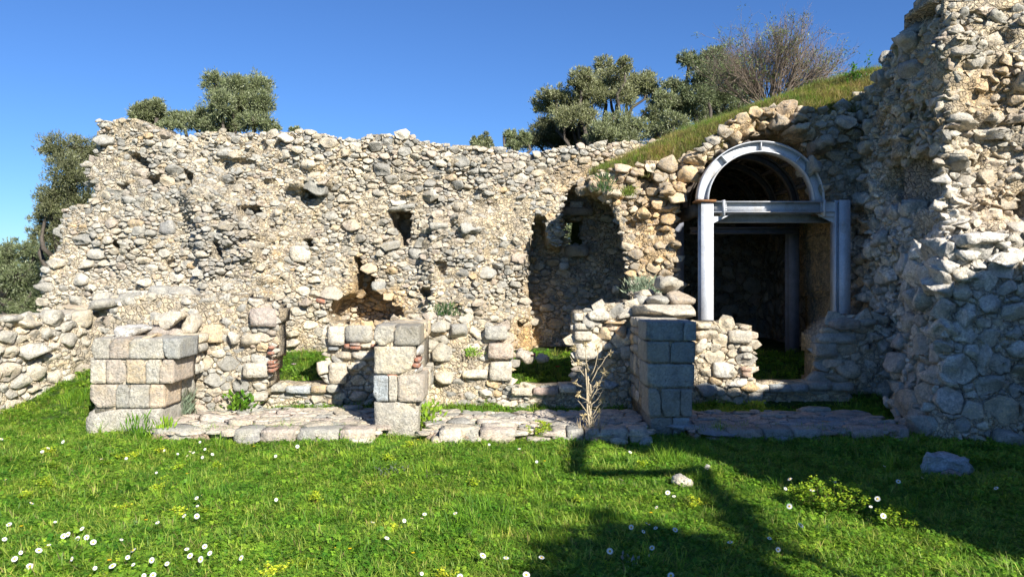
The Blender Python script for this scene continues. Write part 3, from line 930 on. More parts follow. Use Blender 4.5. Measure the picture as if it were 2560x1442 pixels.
blocks(s5, [(1745, 1780, 808, 822, PALE, .3), (1822, 1883, 826, 858, PALE * .9, .3), (1778, 1807, 860, 882, PALE, .6), (1752, 1800, 825, 855, CREAM * .9, .7), (1738, 1775, 845, 885, PALE, .5), (1852, 1882, 866, 880, PALE, .3),
            (1858, 1882, 885, 897, PALE * .9, .2), (1855, 1880, 918, 928, BRICK * .7 + CREAM * .5, 'b'), (1858, 1878, 930, 943, BRICK * .5 + CREAM * .5, 'b'), (1782, 1850, 900, 945, WHITE * .9, .5),
            (1752, 1785, 922, 945, CREAM * .85, .7), (1776, 1812, 942, 965, OCHRE * .5 + CREAM * .5, .8), (1735, 1798, 955, 995, BLUEG * 1.1, .8), (1818, 1872, 945, 968, WHITE, .5)])
blocks(s6, [(2045, 2146, 825, 860, GREY * 1.05, .4), (2040, 2098, 858, 893, GREY, .3), (2050, 2115, 898, 930, PALE * .9, .35), (2060, 2125, 935, 960, CREAM * .8, .4), (2080, 2160, 795, 826, PINK * .5 + GREY * .5, .6), (2150, 2200, 798, 822, GREY, .5)], 9.1)

# thresholds in the three openings
def sill(label, x0, x1, ytop, Y, seed, mats, x1b=None):
    t = low_wall(label, [(x0, 1040), (x0, ytop + 2), ((x0 + x1) / 2, ytop - 2), (x1, ytop + 2), (x1, 1040)], seed, radii=(.12, .09, .06), tries=(200, 700, 1500), Y0=Y, thick=.35, asp=2.4, name='door_sill', cat='sill')
    x = x0
    while x < x1 - 12:
        w_ = random.uniform(38, 68)
        e = min(x + w_, x1)
        zz = ytop + random.uniform(-4, 3)
        a = W(x + 1, zz, Y); b = W(e - 1, zz, Y)
        put_rock('flat_stone', ((a[0] + b[0]) / 2, Y + .13, a[2] - .035), (b[0] - a[0], .40, .085), t, random.choice(mats) * random.uniform(.9, 1.1), .18, 4, .07)
        x = e
    return t
sill('low stone sill closing the leftmost grassy opening', 648, 850, 964, 8.85, 51, [PALE, GREY, BLUEG * 1.2, OCHRE * .4 + CREAM * .5])
sill('low stone sill with brick in it closing the grassy opening below the niche', 1278, 1442, 968, 8.85, 52, [PALE, CREAM, PINK])
sill('low sill across the vault entrance, mostly in shade', 1880, 2130, 960, 8.95, 53, [PALE, GREY, BLUEG])

# ================================================================== PILASTERS
def pilaster(label, rows, front, back, core_x, seed, extra=()):
    """rows: (y0, y1, [(x0, x1, colour), ...]) measured on the front face"""
    x0 = min(b[0] for r in rows for b in r[2]); x1 = max(b[1] for r in rows for b in r[2])
    c = W((x0 + x1) / 2, rows[-1][1], front)
    t = thing('pilaster', label, 'pillar', (c[0], front + .2, 0))
    for y0, y1, bl in rows:
        gap = .9
        z1 = W(0, y0 + gap * .5, front)[2]; z0 = W(0, y1 - gap * .5, front)[2]
        for i, (a, b_, col) in enumerate(bl):
            xa = W(a + .3, 0, front)[0]; xb = W(b_ - .3, 0, front)[0]
            d = random.uniform(.40, .56)
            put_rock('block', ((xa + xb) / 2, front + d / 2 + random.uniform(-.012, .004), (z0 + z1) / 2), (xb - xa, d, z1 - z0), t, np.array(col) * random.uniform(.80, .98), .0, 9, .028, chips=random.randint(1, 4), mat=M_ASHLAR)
        # the side of the pilaster behind its face blocks
        XA = W(bl[0][0] + 1, 0, front)[0]; XB = W(bl[-1][1] - 1, 0, front)[0]
        y = front + .42
        while y < back - .05:
            w_ = random.uniform(.12, .34)
            e = min(y + w_, back)
            zs = [z0, z1] if random.random() < .25 else [z0, z0 + (z1 - z0) * random.uniform(.35, .65), z1]
            for q in range(len(zs) - 1):
                inn = .02
                put_rock('block', ((XA + XB) / 2, (y + e) / 2, (zs[q] + zs[q + 1]) / 2), (XB - XA - inn, e - y - .006, zs[q + 1] - zs[q] - .008), t, regional((x0 + x1) / 2, y0), .2, 4, .09, 0)
            y = e
    V, f = boxmesh(W(core_x[0], 0, front)[0], W(core_x[1], 0, front)[0], front + .026, back, -.05, W(0, rows[0][0] + 6, front)[2])
    part('mortar_core', V, f, M_MORTAR, t, np.tile(PALE * .85, (8, 1)))
    return t
P_ = PALE; G_ = GREY
p1 = pilaster('broad pale pilaster of squared blocks at the left, grass on both sides of its foot',
    [(846, 897, [(228, 272, G_ * .5 + P_ * .5), (273, 320, PINK * .4 + P_ * .5), (321, 407, G_ * .7 + P_ * .3), (408, 448, G_ * .6 + BLUEG * .4)]),
     (899, 958, [(226, 263, P_), (264, 314, PINK * .35 + P_ * .6), (316, 363, OCHRE * .25 + CREAM * .8), (364, 398, G_ * .6 + P_ * .4), (399, 432, PINK * .4 + P_ * .5)]),
     (961, 1019, [(225, 290, PINK * .3 + P_ * .65), (291, 322, G_), (323, 372, G_ * .5 + P_ * .5), (373, 408, PINK * .3 + OCHRE * .2 + P_ * .5)]),
     (1022, 1112, [(216, 402, G_ * .75 + P_ * .3)])], 7.6, 8.45, (234, 400), 61)
p2 = pilaster('free-standing middle pilaster of cream blocks with red brick, its shadow to the left',
    [(814, 863, [(934, 984, G_ * .5 + P_ * .5), (985, 1048, CREAM * .3 + G_ * .6)]),
     (866, 934, [(936, 1034, CREAM * .45 + P_ * .55)]),
     (938, 1003, [(934, 970, BLUEG * 1.15), (972, 994, P_), (995, 1058, PINK * .25 + P_ * .75)]),
     (1006, 1108, [(935, 1044, G_ * .5 + P_ * .5)])], 7.6, 8.85, (944, 1038), 62)
for (x0, x1, y0, y1) in [(1036, 1050, 895, 905), (1030, 1048, 908, 919), (967, 992, 934, 942)]:
    feat('brick', x0, x1, y0, y1, 7.6, .2, BRICK * 1.05, p2, .1, .05, 2)
feat('stone', 1034, 1050, 868, 892, 7.62, .4, WHITE, p2, .5); feat('stone', 1032, 1048, 920, 936, 7.62, .4, WHITE, p2, .5); feat('stone', 1036, 1050, 905, 910, 7.64, .4, PALE, p2, .2)
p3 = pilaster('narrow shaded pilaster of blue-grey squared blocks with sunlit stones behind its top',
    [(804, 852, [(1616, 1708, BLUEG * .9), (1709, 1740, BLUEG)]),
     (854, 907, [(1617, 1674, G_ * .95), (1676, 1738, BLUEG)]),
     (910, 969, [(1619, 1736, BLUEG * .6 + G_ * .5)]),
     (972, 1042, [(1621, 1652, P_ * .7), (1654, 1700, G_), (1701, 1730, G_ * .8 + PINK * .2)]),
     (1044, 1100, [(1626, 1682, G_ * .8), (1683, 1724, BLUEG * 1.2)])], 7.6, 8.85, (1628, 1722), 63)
# big boulders stacked on the walls
feat('stone', 1648, 1716, 690, 738, 8.9, .4, GREY * .6 + CREAM * .4, s4, .75, .12, 6, 2)
feat('stone', 1674, 1743, 730, 766, 8.75, .38, CREAM * .6 + PINK * .3, s4, .7, .1, 6, 1)
feat('stone', 1624, 1676, 740, 765, 8.7, .3, GREY, s4, .85, .05, 4, 0)
feat('stone', 1588, 1746, 764, 802, 8.45, .5, CREAM * .55 + PALE * .45, s4, .4, .1, 6, 1)
feat('stone', 1590, 1624, 738, 768, 8.9, .3, GREY, s4, .7, .1, 4, 1)
feat('stone', 1592, 1640, 722, 748, 9.05, .3, CREAM, s4, .7, .1, 4, 1)
for x0, x1, y0, y1, Y, col, r in [(275, 348, 812, 849, 7.8, WHITE * .95, .05), (346, 440, 816, 850, 8.1, GREY * .5 + PINK * .4, 0), (330, 390, 836, 858, 7.72, OCHRE * .4 + CREAM * .6, -.12), (362, 442, 778, 824, 8.05, CREAM * .5 + PALE * .5, -.05),
                                  (436, 484, 786, 840, 8.3, PALE * .8, 0), (300, 350, 770, 810, 8.6, GREY, .2), (240, 290, 780, 815, 8.5, CREAM, -.2), (410, 480, 718, 752, 9.0, GREY * .8 + CREAM * .2, .15), (350, 412, 715, 752, 9.1, GREY, 0), (270, 345, 732, 768, 9.1, GREY, -.15), (195, 268, 748, 775, 9.3, GREY * .9, -.1)]:
    feat('stone', x0, x1, y0, y1, Y, .38, col, s1, .72, .08, 6, 1, ry=r)

# ================================================================== STONE STEPS (paved strip)
def paving(label, x0, x1, y_back, y_front, seed, ends=(0, 0), tints=None, keep=1.0, gravel=False):
    zt = .13
    Yf = (CAMZ - zt) * FP / (y_front - 690); Yb = (CAMZ - zt) * FP / (y_back - 690)
    ax, bx = (x0 - 1280) / FP * Yf, (x1 - 1280) / FP * Yf
    poly = [(ax, Yf), (bx, Yf), (bx + ends[1], Yb), (ax - ends[0], Yb)]
    t = thing('stone_step', label, 'step', ((ax + bx) / 2, (Yf + Yb) / 2, 0))
    zz = noisy(1.3, .02, seed)
    pos = lambda u, v: np.stack([np.asarray(u, float), np.asarray(v, float), zt - .02 + zz(u, v)], -1)
    jag = noisy(2.5, .08, seed + 1)
    ins = lambda u, v: inpoly(u, np.asarray(v) + jag(u, v) * .6, poly)
    s = Sheet(pos, min(ax, ax - ends[0]) , max(bx, bx + ends[1]), Yf - .1, Yb + .1, ins, None, step=.06, thick=.2, rough=.02, towards=((ax + bx) / 2, 8, 50))
    s.core('mortar_bed', t, tintf=lambda px, py: np.tile((PINK * .7 + CREAM * .3), (len(px), 1)))
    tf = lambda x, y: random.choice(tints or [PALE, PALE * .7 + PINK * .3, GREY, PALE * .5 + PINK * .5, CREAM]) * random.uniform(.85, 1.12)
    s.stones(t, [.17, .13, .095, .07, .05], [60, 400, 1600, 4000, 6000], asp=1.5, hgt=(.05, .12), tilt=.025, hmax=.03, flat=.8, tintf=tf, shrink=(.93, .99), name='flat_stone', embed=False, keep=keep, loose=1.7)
    # front kerb
    x = ax
    while x < bx - .05:
        w_ = random.uniform(.14, .42); e = min(x + w_, bx)
        h_ = random.uniform(.12, .17)
        if random.random() < .8:
            put_rock('kerb_stone', ((x + e) / 2, Yf + .06 + random.uniform(-.03, .03), zt - h_ / 2 + .005), (e - x - .012, .26, h_), t, tf(0, 0) * .92, .10, 4, .08, chips=2)
        if random.random() < .45:
            put_rock('kerb_stone', ((x + e) / 2 + .05, Yf - .05, .03), ((e - x) * .7, .2, .08), t, tf(0, 0), .4, 3, .1)
        x = e
    return t
paving('flat paved strip of pale pinkish slabs between the left and middle pilasters', 385, 938, 1016, 1072, 71)
paving('paved strip of flat stones between the middle and blue-grey pilasters, its right end in shadow', 1062, 1622, 1022, 1072, 72)
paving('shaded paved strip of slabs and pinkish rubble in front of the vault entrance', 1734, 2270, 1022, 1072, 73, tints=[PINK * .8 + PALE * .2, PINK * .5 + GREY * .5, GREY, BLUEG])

# ================================================================== VAULT FRONT WALL
VY = 10.2
VP = [(.6, 10.5), (1.6, 10.3), (2.4, VY), (4.9, VY)]
OPEN = [(1698, 1010), (1700, 700), (1690, 640), (1684, 545), (1700, 480), (1738, 428), (1790, 388), (1850, 352), (1900, 332), (1950, 330), (2000, 346), (2040, 382), (2052, 420), (2042, 450), (2052, 480),
        (2088, 515), (2112, 555), (2122, 640), (2130, 720), (2138, 800), (2142, 1010)]
VTOP = [(1442, 462), (1455, 445), (1480, 438), (1500, 428), (1560, 420), (1640, 408), (1700, 398), (1745, 372), (1790, 345), (1830, 312), (1880, 286), (1940, 266), (2000, 268), (2080, 286), (2115, 262), (2160, 240), (2200, 200),
        (2200, 1010), (1592, 1010), (1582, 860), (1578, 760), (1572, 680), (1560, 620), (1545, 560), (1524, 512), (1496, 482), (1470, 474)]
_vh = hollow(VP, [([(1720, 330), (1830, 240), (2100, 220), (2140, 330), (2060, 380), (1990, 320), (1900, 310), (1800, 370), (1720, 430)], .16, .12),
                  ([(1555, 540), (1610, 545), (1605, 580), (1560, 575)], -.16, .05), ([(1588, 420), (1640, 415), (1650, 470), (1600, 480)], -.22, .08), ([(1880, 300), (1935, 295), (1940, 330), (1890, 325)], -.15, .06),
                  ([(1640, 430), (1740, 430), (1700, 520), (1640, 500)], .14, .12), ([(1450, 440), (1530, 450), (1560, 500), (1480, 480)], .14, .08)])
_vn = noisy(2.0, .13, 81); _vn2 = noisy(5.0, .06, 82)
vault = thing('vault_wall', 'ochre and cream rubble wall with the rough arched mouth of the vault, grass on its top', 'wall', (2.5, 10.3, .3))
sh = wall_sheet(VP, VTOP, [OPEN], lambda u, v: _vh(u, v) + _vn(u, v) + _vn2(u, v), step=.045, thick=1.75, rough=.045)
sh.core('mortar_core', vault, layers=12)
def ochrey(x, y):
    c = regional(x, y)
    return c
sh.stones(vault, [.14, .105, .078, .056, .04], [80, 600, 3500, 10000, 16000], asp=1.35, hgt=(.35, 1.0), tilt=.28, hmax=.12, tintf=ochrey)
# arch ring: bigger voussoirs standing out along the mouth
for x, y, w_, h_, a in [(1722, 420, 60, 36, -.5), (1752, 392, 62, 40, -.5), (1800, 370, 50, 52, -.6), (1838, 342, 60, 40, -.5), (1872, 318, 56, 42, -.35), (1912, 300, 50, 44, -.1), (1955, 296, 56, 44, .05), (2000, 300, 52, 46, .2),
                        (1700, 470, 50, 44, -.2), (1672, 470, 62, 34, .05), (1676, 520, 56, 34, .1), (1930, 272, 50, 26, 0), (1838, 300, 36, 18, .2), (2046, 430, 34, 44, .2), (1660, 440, 50, 30, 0), (1590, 425, 46, 28, 0), (1468, 470, 60, 36, .4), (1530, 486, 56, 36, .1), (1500, 450, 44, 30, .2),
                        (1478, 452, 30, 22, -.3), (1668, 565, 44, 30, .3), (1675, 650, 38, 40, .3), (1690, 610, 34, 30, 0), (2080, 500, 40, 26, .2), (2062, 470, 36, 26, 0)]:
    feat_on(VP, lambda u, v: _vh(u, v) + _vn(u, v) + _vn2(u, v), 'stone', x - w_ / 2, x + w_ / 2, y - h_ / 2, y + h_ / 2, random.uniform(.04, .12), .42, regional(x, y) * .85 + .15 * OCHRE, vault, .45, .2, 6, 3, ry=-a)

for x0, x1, y0, y1, Y, c_ in [(2030, 2070, 384, 442, 9.62, GREY), (2050, 2100, 335, 384, 9.75, GREY * .8 + OCHRE * .2), (2052, 2092, 446, 486, 9.68, CREAM * .8), (2078, 2118, 495, 535, 9.8, GREY), (1985, 2050, 300, 345, 9.85, CREAM * .7 + OCHRE * .3)]:
    feat('stone', x0, x1, y0, y1, Y, .6, c_, vault, .45, .2, 6, 3, ry=random.uniform(-.3, .3))
# vault interior
vin = thing('vault_chamber', 'dark barrel-vaulted chamber of rubble behind the steel frame', 'chamber', (3.3, 12.5, .4))
A0, A1, ZS = 2.18, 4.72, 2.35
R_ = (A1 - A0) / 2
cx = (A0 + A1) / 2
arc = []
for z in (0.2, 1.0, 1.7, ZS): arc.append((A0, z))
for k in range(1, 12):
    a = math.pi - math.pi * k / 12
    arc.append((cx + R_ * math.cos(a), ZS + R_ * .98 * math.sin(a)))
for z in (ZS, 1.7, 1.0, .2): arc.append((A1, z))
arc = np.array(arc); seg = np.hypot(*(arc[1:] - arc[:-1]).T); cum = np.concatenate([[0], np.cumsum(seg)])
vpos = lambda u, v: np.stack([np.interp(u, cum, arc[:, 0]), np.asarray(v, float) + 0 * u, np.interp(u, cum, arc[:, 1])], -1)
s = Sheet(vpos, .01, cum[-1] - .01, 11.85, 14.4, lambda u, v: np.ones(np.shape(u), bool), noisy(2, .05, 91), step=.12, thick=.12, rough=.03, towards=(cx, 13, 1.4))
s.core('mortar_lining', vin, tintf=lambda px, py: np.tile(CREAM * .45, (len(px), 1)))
DIMMED = lambda x, y: regional(x, y) * .55  # interior stones darkened, vault shade put into their tint
s.stones(vin, [.16, .12, .09], [300, 900, 2500], asp=1.2, hgt=(.2, .5), hmax=.06, maxparts=180, tintf=DIMMED)
BP = [(A0 - .3, 14.2), (cx, 14.2), (A1 + .3, 14.2)]
bw = px_to_uv(BP, [(1884, 482), (1908, 480), (1908, 504), (1886, 506)]); bw2 = px_to_uv(BP, [(1981, 666), (1995, 666), (1994, 690), (1983, 690)])
bpos, bc = path_pos(BP)
s = Sheet(bpos, 0, bc[-1], .1, 4.0, lambda u, v: ~inpoly(u, v, bw) & ~inpoly(u, v, bw2), noisy(2, .03, 92), step=.035, thick=.3, rough=.03)
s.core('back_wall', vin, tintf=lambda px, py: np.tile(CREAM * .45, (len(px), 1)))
s.stones(vin, [.16, .12, .09], [200, 600, 1500], asp=1.2, hgt=(.2, .5), hmax=.06, maxparts=120, tintf=DIMMED, clear=lambda u, v: (polydist(u, v, bw) < .14) | (polydist(u, v, bw2) < .12))

# ================================================================== TALL RIGHT MASS
RP = [(4.80, 11.2), (4.66, 10.2), (4.62, 9.4), (4.46, 7.9), (5.3, 7.85), (8.2, 8.1)]
RTOP = [(2120, 300), (2130, 250), (2160, 225), (2168, 196), (2190, 180), (2184, 150), (2215, 135), (2232, 105), (2256, 95), (2262, 64), (2300, 58), (2322, 42), (2342, 34), (2348, 0), (2365, -30), (2440, -90), (2600, -140), (2760, -200), (3100, -100), (3100, 1100), (2372, 1130), (2300, 1040), (2200, 1020), (2120, 980)]
rpoly = px_to_uv(RP, RTOP)
_rh = hollow(RP, [([(2225, 410), (2290, 385), (2335, 410), (2340, 490), (2315, 525), (2250, 520), (2205, 480)], -.62, .10), ([(2230, 200), (2260, 190), (2270, 260), (2240, 260)], -.12, .06),
                  ([(2395, 55), (2450, 60), (2440, 100), (2400, 95)], -.2, .06), ([(2440, 380), (2480, 390), (2470, 430), (2430, 420)], -.25, .06), ([(2470, 80), (2520, 70), (2530, 110), (2480, 120)], -.2, .05), ([(2550, 480), (2620, 470), (2620, 540), (2550, 540)], -.25, .05),
                  ([(2130, 560), (2170, 560), (2180, 760), (2130, 780)], -.10, .08)])
_rn = noisy(1.3, .20, 101)
def _rn2(u, v):
    # craggy beds: ledges and deep hollows between them
    u = np.asarray(u, float); v = np.asarray(v, float)
    a = fbm(np.stack([u * 2.6, v * 5.2, u * 0 + 1], -1), 3, 102)
    return .11 * a + .13 * (np.abs(fbm(np.stack([u * 1.7, v * 3.0, u * 0 + 5], -1), 2, 104)) - .3)
pos, cumr = path_pos(RP)
rmass = thing('tall_ruin', 'tall ruined rubble mass rising past the top of the picture, its front face sunlit', 'wall', (5.2, 8.6, 0))
a = np.array(rpoly)
jr = noisy(2.4, .10, 103)
sh = Sheet(pos, a[:, 0].min(), a[:, 0].max(), -.1, a[:, 1].max(), lambda u, v: inpoly(u, np.asarray(v) + jr(u, v), rpoly), lambda u, v: _rh(u, v) + _rn(u, v) + _rn2(u, v), step=.05, thick=.9, rough=.05, towards=(2, 5, 1.6))
sh.core('mortar_core', rmass, layers=3)
sh.stones(rmass, [.17, .12, .085, .06, .043, .031], [40, 330, 2600, 12000, 24000, 30000], asp=1.35, hgt=(.3, 1.0), tilt=.34, hmax=.12, rough=1.7, shrink=(.82, 1.0))
for x, y, w_, h_, Y in [(2285, 95, 44, 46, 8.2), (2210, 620, 58, 38, 8.95), (2130, 390, 60, 38, 10.0), (2150, 430, 56, 34, 9.7), (2130, 480, 64, 34, 9.9), (2180, 490, 48, 34, 9.4), (2138, 320, 50, 40, 9.9), (2130, 275, 36, 20, 9.9), (2108, 285, 24, 18, 10.0), (2165, 645, 30, 30, 9.5),
                         (2250, 690, 40, 40, 8.7), (2180, 740, 40, 30, 9.2), (2420, 300, 80, 50, 7.85), (2460, 140, 90, 60, 7.8), (2400, 240, 60, 36, 7.9), (2500, 240, 70, 50, 7.85), (2500, 330, 70, 44, 7.85), (2420, 500, 70, 30, 7.85), (2400, 560, 60, 30, 7.85)]:
    feat_on(RP, lambda u, v: _rh(u, v) + _rn(u, v) + _rn2(u, v), 'stone', x - w_ / 2, x + w_ / 2, y - h_ / 2, y + h_ / 2, random.uniform(.05, .14), .4, regional(x, y) * .7 + WHITE * .3, rmass, .45, .16, 6, 3, ry=random.uniform(-.3, .3))

# lower thick wall in front of it
LP = [(4.34, 8.6), (4.28, 8.0), (4.22, 7.45), (5.6, 7.15), (7.2, 6.9)]
LT = [(2250, 640), (2290, 628), (2330, 622), (2372, 618), (2400, 612), (2440, 608), (2470, 600), (2500, 604), (2560, 585), (2620, 580), (2900, 575), (2900, 1140), (2352, 1120), (2300, 1060), (2250, 1010)]
lower = thing('retaining_wall', 'shaded lower wall of whitish boulders at the right edge, with a ledge on top', 'wall', (4.9, 7.5, 0))
_l1 = noisy(1.6, .12, 111); _l2 = noisy(5, .05, 112)
sh = wall_sheet(LP, LT, (), lambda u, v: _l1(u, v) + _l2(u, v) + .25 * smooth(.55, -.05, np.asarray(v)) , step=.05, thick=.6, rough=.035, towards=(2, 5, 1.0))
sh.core('mortar_core', lower, layers=3)
sh.stones(lower, [.16, .12, .088, .064, .046, .034], [90, 600, 3000, 8000, 12000, 14000], asp=1.1, hgt=(.35, .9), tilt=.24, hmax=.12, embed=False)
for x, y, w_, h_, Y in [(2480, 600, 130, 44, 7.1), (2540, 650, 110, 60, 7.0), (2420, 630, 80, 40, 7.25), (2530, 606, 80, 46, 7.15), (2390, 660, 60, 50, 7.3), (2440, 800, 40, 60, 7.2), (2480, 900, 60, 90, 7.1), (2380, 820, 50, 60, 7.3), (2440, 690, 60, 60, 7.2), (2360, 720, 60, 50, 7.4)]:
    feat_on(LP, lambda u, v: _l1(u, v) + _l2(u, v) + .25 * smooth(.55, -.05, np.asarray(v)), 'stone', x - w_ / 2, x + w_ / 2, y - h_ / 2, y + h_ / 2, random.uniform(.06, .12), .4, regional(x, y) * .5 + WHITE * .5, lower, .5, .14, 6, 2, ry=random.uniform(-.15, .15))

# ================================================================== STEEL SUPPORT FRAME
def ibeam_pts(w, h, t=.012):
    """I section outline with flanges left/right: list of boxes (x0,x1,y0,y1) in section plane"""
    return [(-w / 2, w / 2, -h / 2, -h / 2 + t), (-w / 2, w / 2, h / 2 - t, h / 2), (-t / 2, t / 2, -h / 2 + t, h / 2 - t)]
frame = thing('steel_frame', 'grey steel portal frame with arched ribs propping up the vault', 'steel frame', (3.4, 9.9, .4))
FY = 9.78
def xat(px, Y): return (px - 1280) / FP * Y
def zat(py, Y): return CAMZ - (py - 690) / FP * Y
def post(px0, px1, ytop, Y, zb=.2, front_plate=True, dep=.17):
    x0, x1 = xat(px0, Y), xat(px1, Y)
    b = Bag()
    z1 = zat(ytop, Y)
    for (a0, a1, c0, c1) in [(x0, x1, Y, Y + .012), (x0, x1, Y + dep - .012, Y + dep), ((x0 + x1) / 2 - .006, (x0 + x1) / 2 + .006, Y + .012, Y + dep - .012)]:
        V, f = boxmesh(a0, a1, c0, c1, zb, z1); b.add(V, f, (1, 1, 1))
    return b.part('post', M_STEEL, frame)
post(1753, 1784, 505, FY)
# right post, turned so that its flange edge shows
xr0, xr1 = xat(2089, FY), xat(2126, FY)
b = Bag()
for bx in [(xr0, xr0 + .012, FY, FY + .17), (xr1 - .012, xr1, FY, FY + .17), (xr0 + .012, xr1 - .012, FY + .05, FY + .062), (xr0 + .045, xr1, FY - .004, FY + .008)]:
    V, f = boxmesh(*bx, .2, zat(500, FY)); b.add(V, f, (1, 1, 1))
b.part('post', M_STEEL, frame)
def cross_beam(px0, px1, y0, y1, Y, dep=.16, name='beam', mat=None):
    x0, x1 = xat(px0, Y), xat(px1, Y); z1, z0 = zat(y0, Y), zat(y1, Y)
    b = Bag()
    for bx in [(x0, x1, Y, Y + dep, z1 - .012, z1), (x0, x1, Y, Y + dep, z0, z0 + .012), (x0, x1, Y + dep / 2 - .005, Y + dep / 2 + .005, z0 + .012, z1 - .012)]:
        V, f = boxmesh(*bx); b.add(V, f, (1, 1, 1))
    return b.part(name, mat or M_STEEL, frame)
cross_beam(1784, 2088, 503, 531, FY + .01)
cross_beam(1784, 2088, 533, 556, FY + .34)
cross_beam(1730, 2000, 568, 584, FY + 1.5, mat=M_SHADESTEEL)
def plate(name, px0, px1, y0, y1, Y0, Y1, mat=M_STEEL):
    V, f = boxmesh(xat(px0, Y0), xat(px1, Y0), Y0, Y1, zat(y1, Y0), zat(y0, Y0))
    return part(name, V, f, mat, frame)
plate('end_plate', 1809, 1813, 500, 541, FY - .012, FY + .18)
plate('end_plate', 2061, 2065, 500, 541, FY - .012, FY + .18)
plate('base_plate', 1743, 1791, 499, 504, FY - .04, FY + .22, M_RUST)
for px in (1817, 2056):
    for k in range(4):
        V, f = tube(np.array([[xat(px, FY), FY + .06, zat(508 + k * 5.6, FY)], [xat(px, FY) + .0, FY + .03, zat(508 + k * 5.6, FY)]]), .011, .011, 6)
        part('bolt', V, f, M_STEEL, frame)
def brace(p0, p1, w=.10, d=.1, name='brace'):
    V, f = tube(np.array([p0, p1]), w / 2 * 1.3, w / 2 * 1.3, 4)
    return part(name, V, f, M_STEEL, frame)
def haunch(pts, Y, dep=.012):
    P = [(xat(x, Y), zat(y, Y)) for x, y in pts]
    n = len(P)
    V = [(x, Y, z) for x, z in P] + [(x, Y + dep, z) for x, z in P]
    Fc = [list(range(n))[::-1], list(range(n, 2 * n))] + [[i, (i + 1) % n, n + (i + 1) % n, n + i] for i in range(n)]
    return part('haunch', V, Fc, M_STEEL, frame)
haunch([(1784, 541), (1810, 541), (1832, 534), (1784, 558)], FY + .07)
haunch([(2089, 560), (2089, 541), (2062, 541), (2040, 534), (2060, 546)], FY + .07)
haunch([(2065, 505), (2089, 505), (2089, 541), (2065, 541)], FY + .03)
# arched ribs
def rib(Yr, cxp, czp, rx, rz, dep=.16, th=.14, a0=0.0, a1=math.pi, stiff=(.28, .5, .72), mat=None):
    """I-section bent to an arch in the plane Y = Yr; centre/radii in metres"""
    K = 40
    an = np.linspace(a0, a1, K)
    def ring(r_in, r_out, y0, y1):
        V = []
        for a in an:
            c, s_ = math.cos(a), math.sin(a)
            for (r, y) in ((r_in, y0), (r_out, y0), (r_out, y1), (r_in, y1)):
                V.append((cxp + (rx + r) * c, y, czp + (rz + r) * s_))
        V = np.array(V)
        i = np.arange(K - 1)[:, None] * 4; j = np.arange(4)[None]
        Q = np.stack([i + j, i + (j + 1) % 4, i + 4 + (j + 1) % 4, i + 4 + j], -1).reshape(-1, 4)
        Q = np.concatenate([Q, [[3, 2, 1, 0]], [[(K - 1) * 4 + k for k in range(4)]]])
        return V, {'q': Q}
    b = Bag()
    for args in ((-.012, 0, Yr, Yr + dep), (-th, -th + .012, Yr, Yr + dep), (-th + .012, -.012, Yr + dep / 2 - .006, Yr + dep / 2 + .006)):
        V, f = ring(*args); b.add(V, f, (1, 1, 1))
    o = b.part('arch_rib', mat or M_STEEL, frame)
    for k in stiff:
        a = a0 + (a1 - a0) * k
        c, s_ = math.cos(a), math.sin(a)
        t = np.array([-s_, 0, c]) * .005
        p_in = np.array([cxp + (rx - th + .012) * c, 0, czp + (rz - th + .012) * s_]); p_out = np.array([cxp + (rx - .012) * c, 0, czp + (rz - .012) * s_])
        V = []
        for p in (p_in, p_out):
            for y in (Yr + .004, Yr + dep / 2 - .008):
                for sg in (-1, 1):
                    q = p + t * sg; V.append((q[0], y, q[2]))
        V = np.array(V)
        Q = np.array([[0, 1, 3, 2], [4, 6, 7, 5], [0, 4, 5, 1], [2, 3, 7, 6], [0, 2, 6, 4], [1, 5, 7, 3]])
        part('stiffener', V, {'q': Q}, M_STEEL, frame)
    return o
acx = xat(1904, FY); acz = zat(503, FY); arx = (2063 - 1745) / 2 / FP * FY; arz = (503 - 352) / FP * FY
rib(FY, acx, acz, arx, arz)
M_DIMSTEEL = plain('dimmed_brown_steel', (.085, .07, .058), .8, .3, .35, 14)  # rust-brown steel darkened further, the vault's gloom put into its colour
for k in range(1, 5):
    rib(FY + .85 * k, acx, acz, arx, arz, dep=.12, th=.10, stiff=(), mat=M_DIMSTEEL)
for k in (1,):
    xa = xat(1753, FY); xb = xat(2092, FY)
    for xx in (xa, xb):
        b = Bag()
        Yk = FY + 1.7 * k
        for bx in [(xx, xx + .16, Yk, Yk + .012), (xx, xx + .16, Yk + .148, Yk + .16), (xx + .074, xx + .086, Yk + .012, Yk + .148)]:
            V, f = boxmesh(*bx, .3, acz); b.add(V, f, (1, 1, 1))
        b.part('post', M_SHADESTEEL, frame)
# edge beams running back into the vault and the purlins over the ribs
for xx in (xat(1745, FY), xat(2063, FY) - .02):
    V, f = boxmesh(xx, xx + .14, FY + .2, 13.6, acz - .17, acz - .02); part('edge_beam', V, f, M_DIMSTEEL, frame)
for a in (.35, .8, 1.25, 1.7, 2.15, 2.6):
    px_, pz_ = acx + (arx + .02) * math.cos(a), acz + (arz + .02) * math.sin(a)
    V, f = tube(np.array([[px_, FY + .18, pz_], [px_, 13.4, pz_]]), .035, .035, 4); part('purlin', V, f, M_DIMSTEEL, frame)

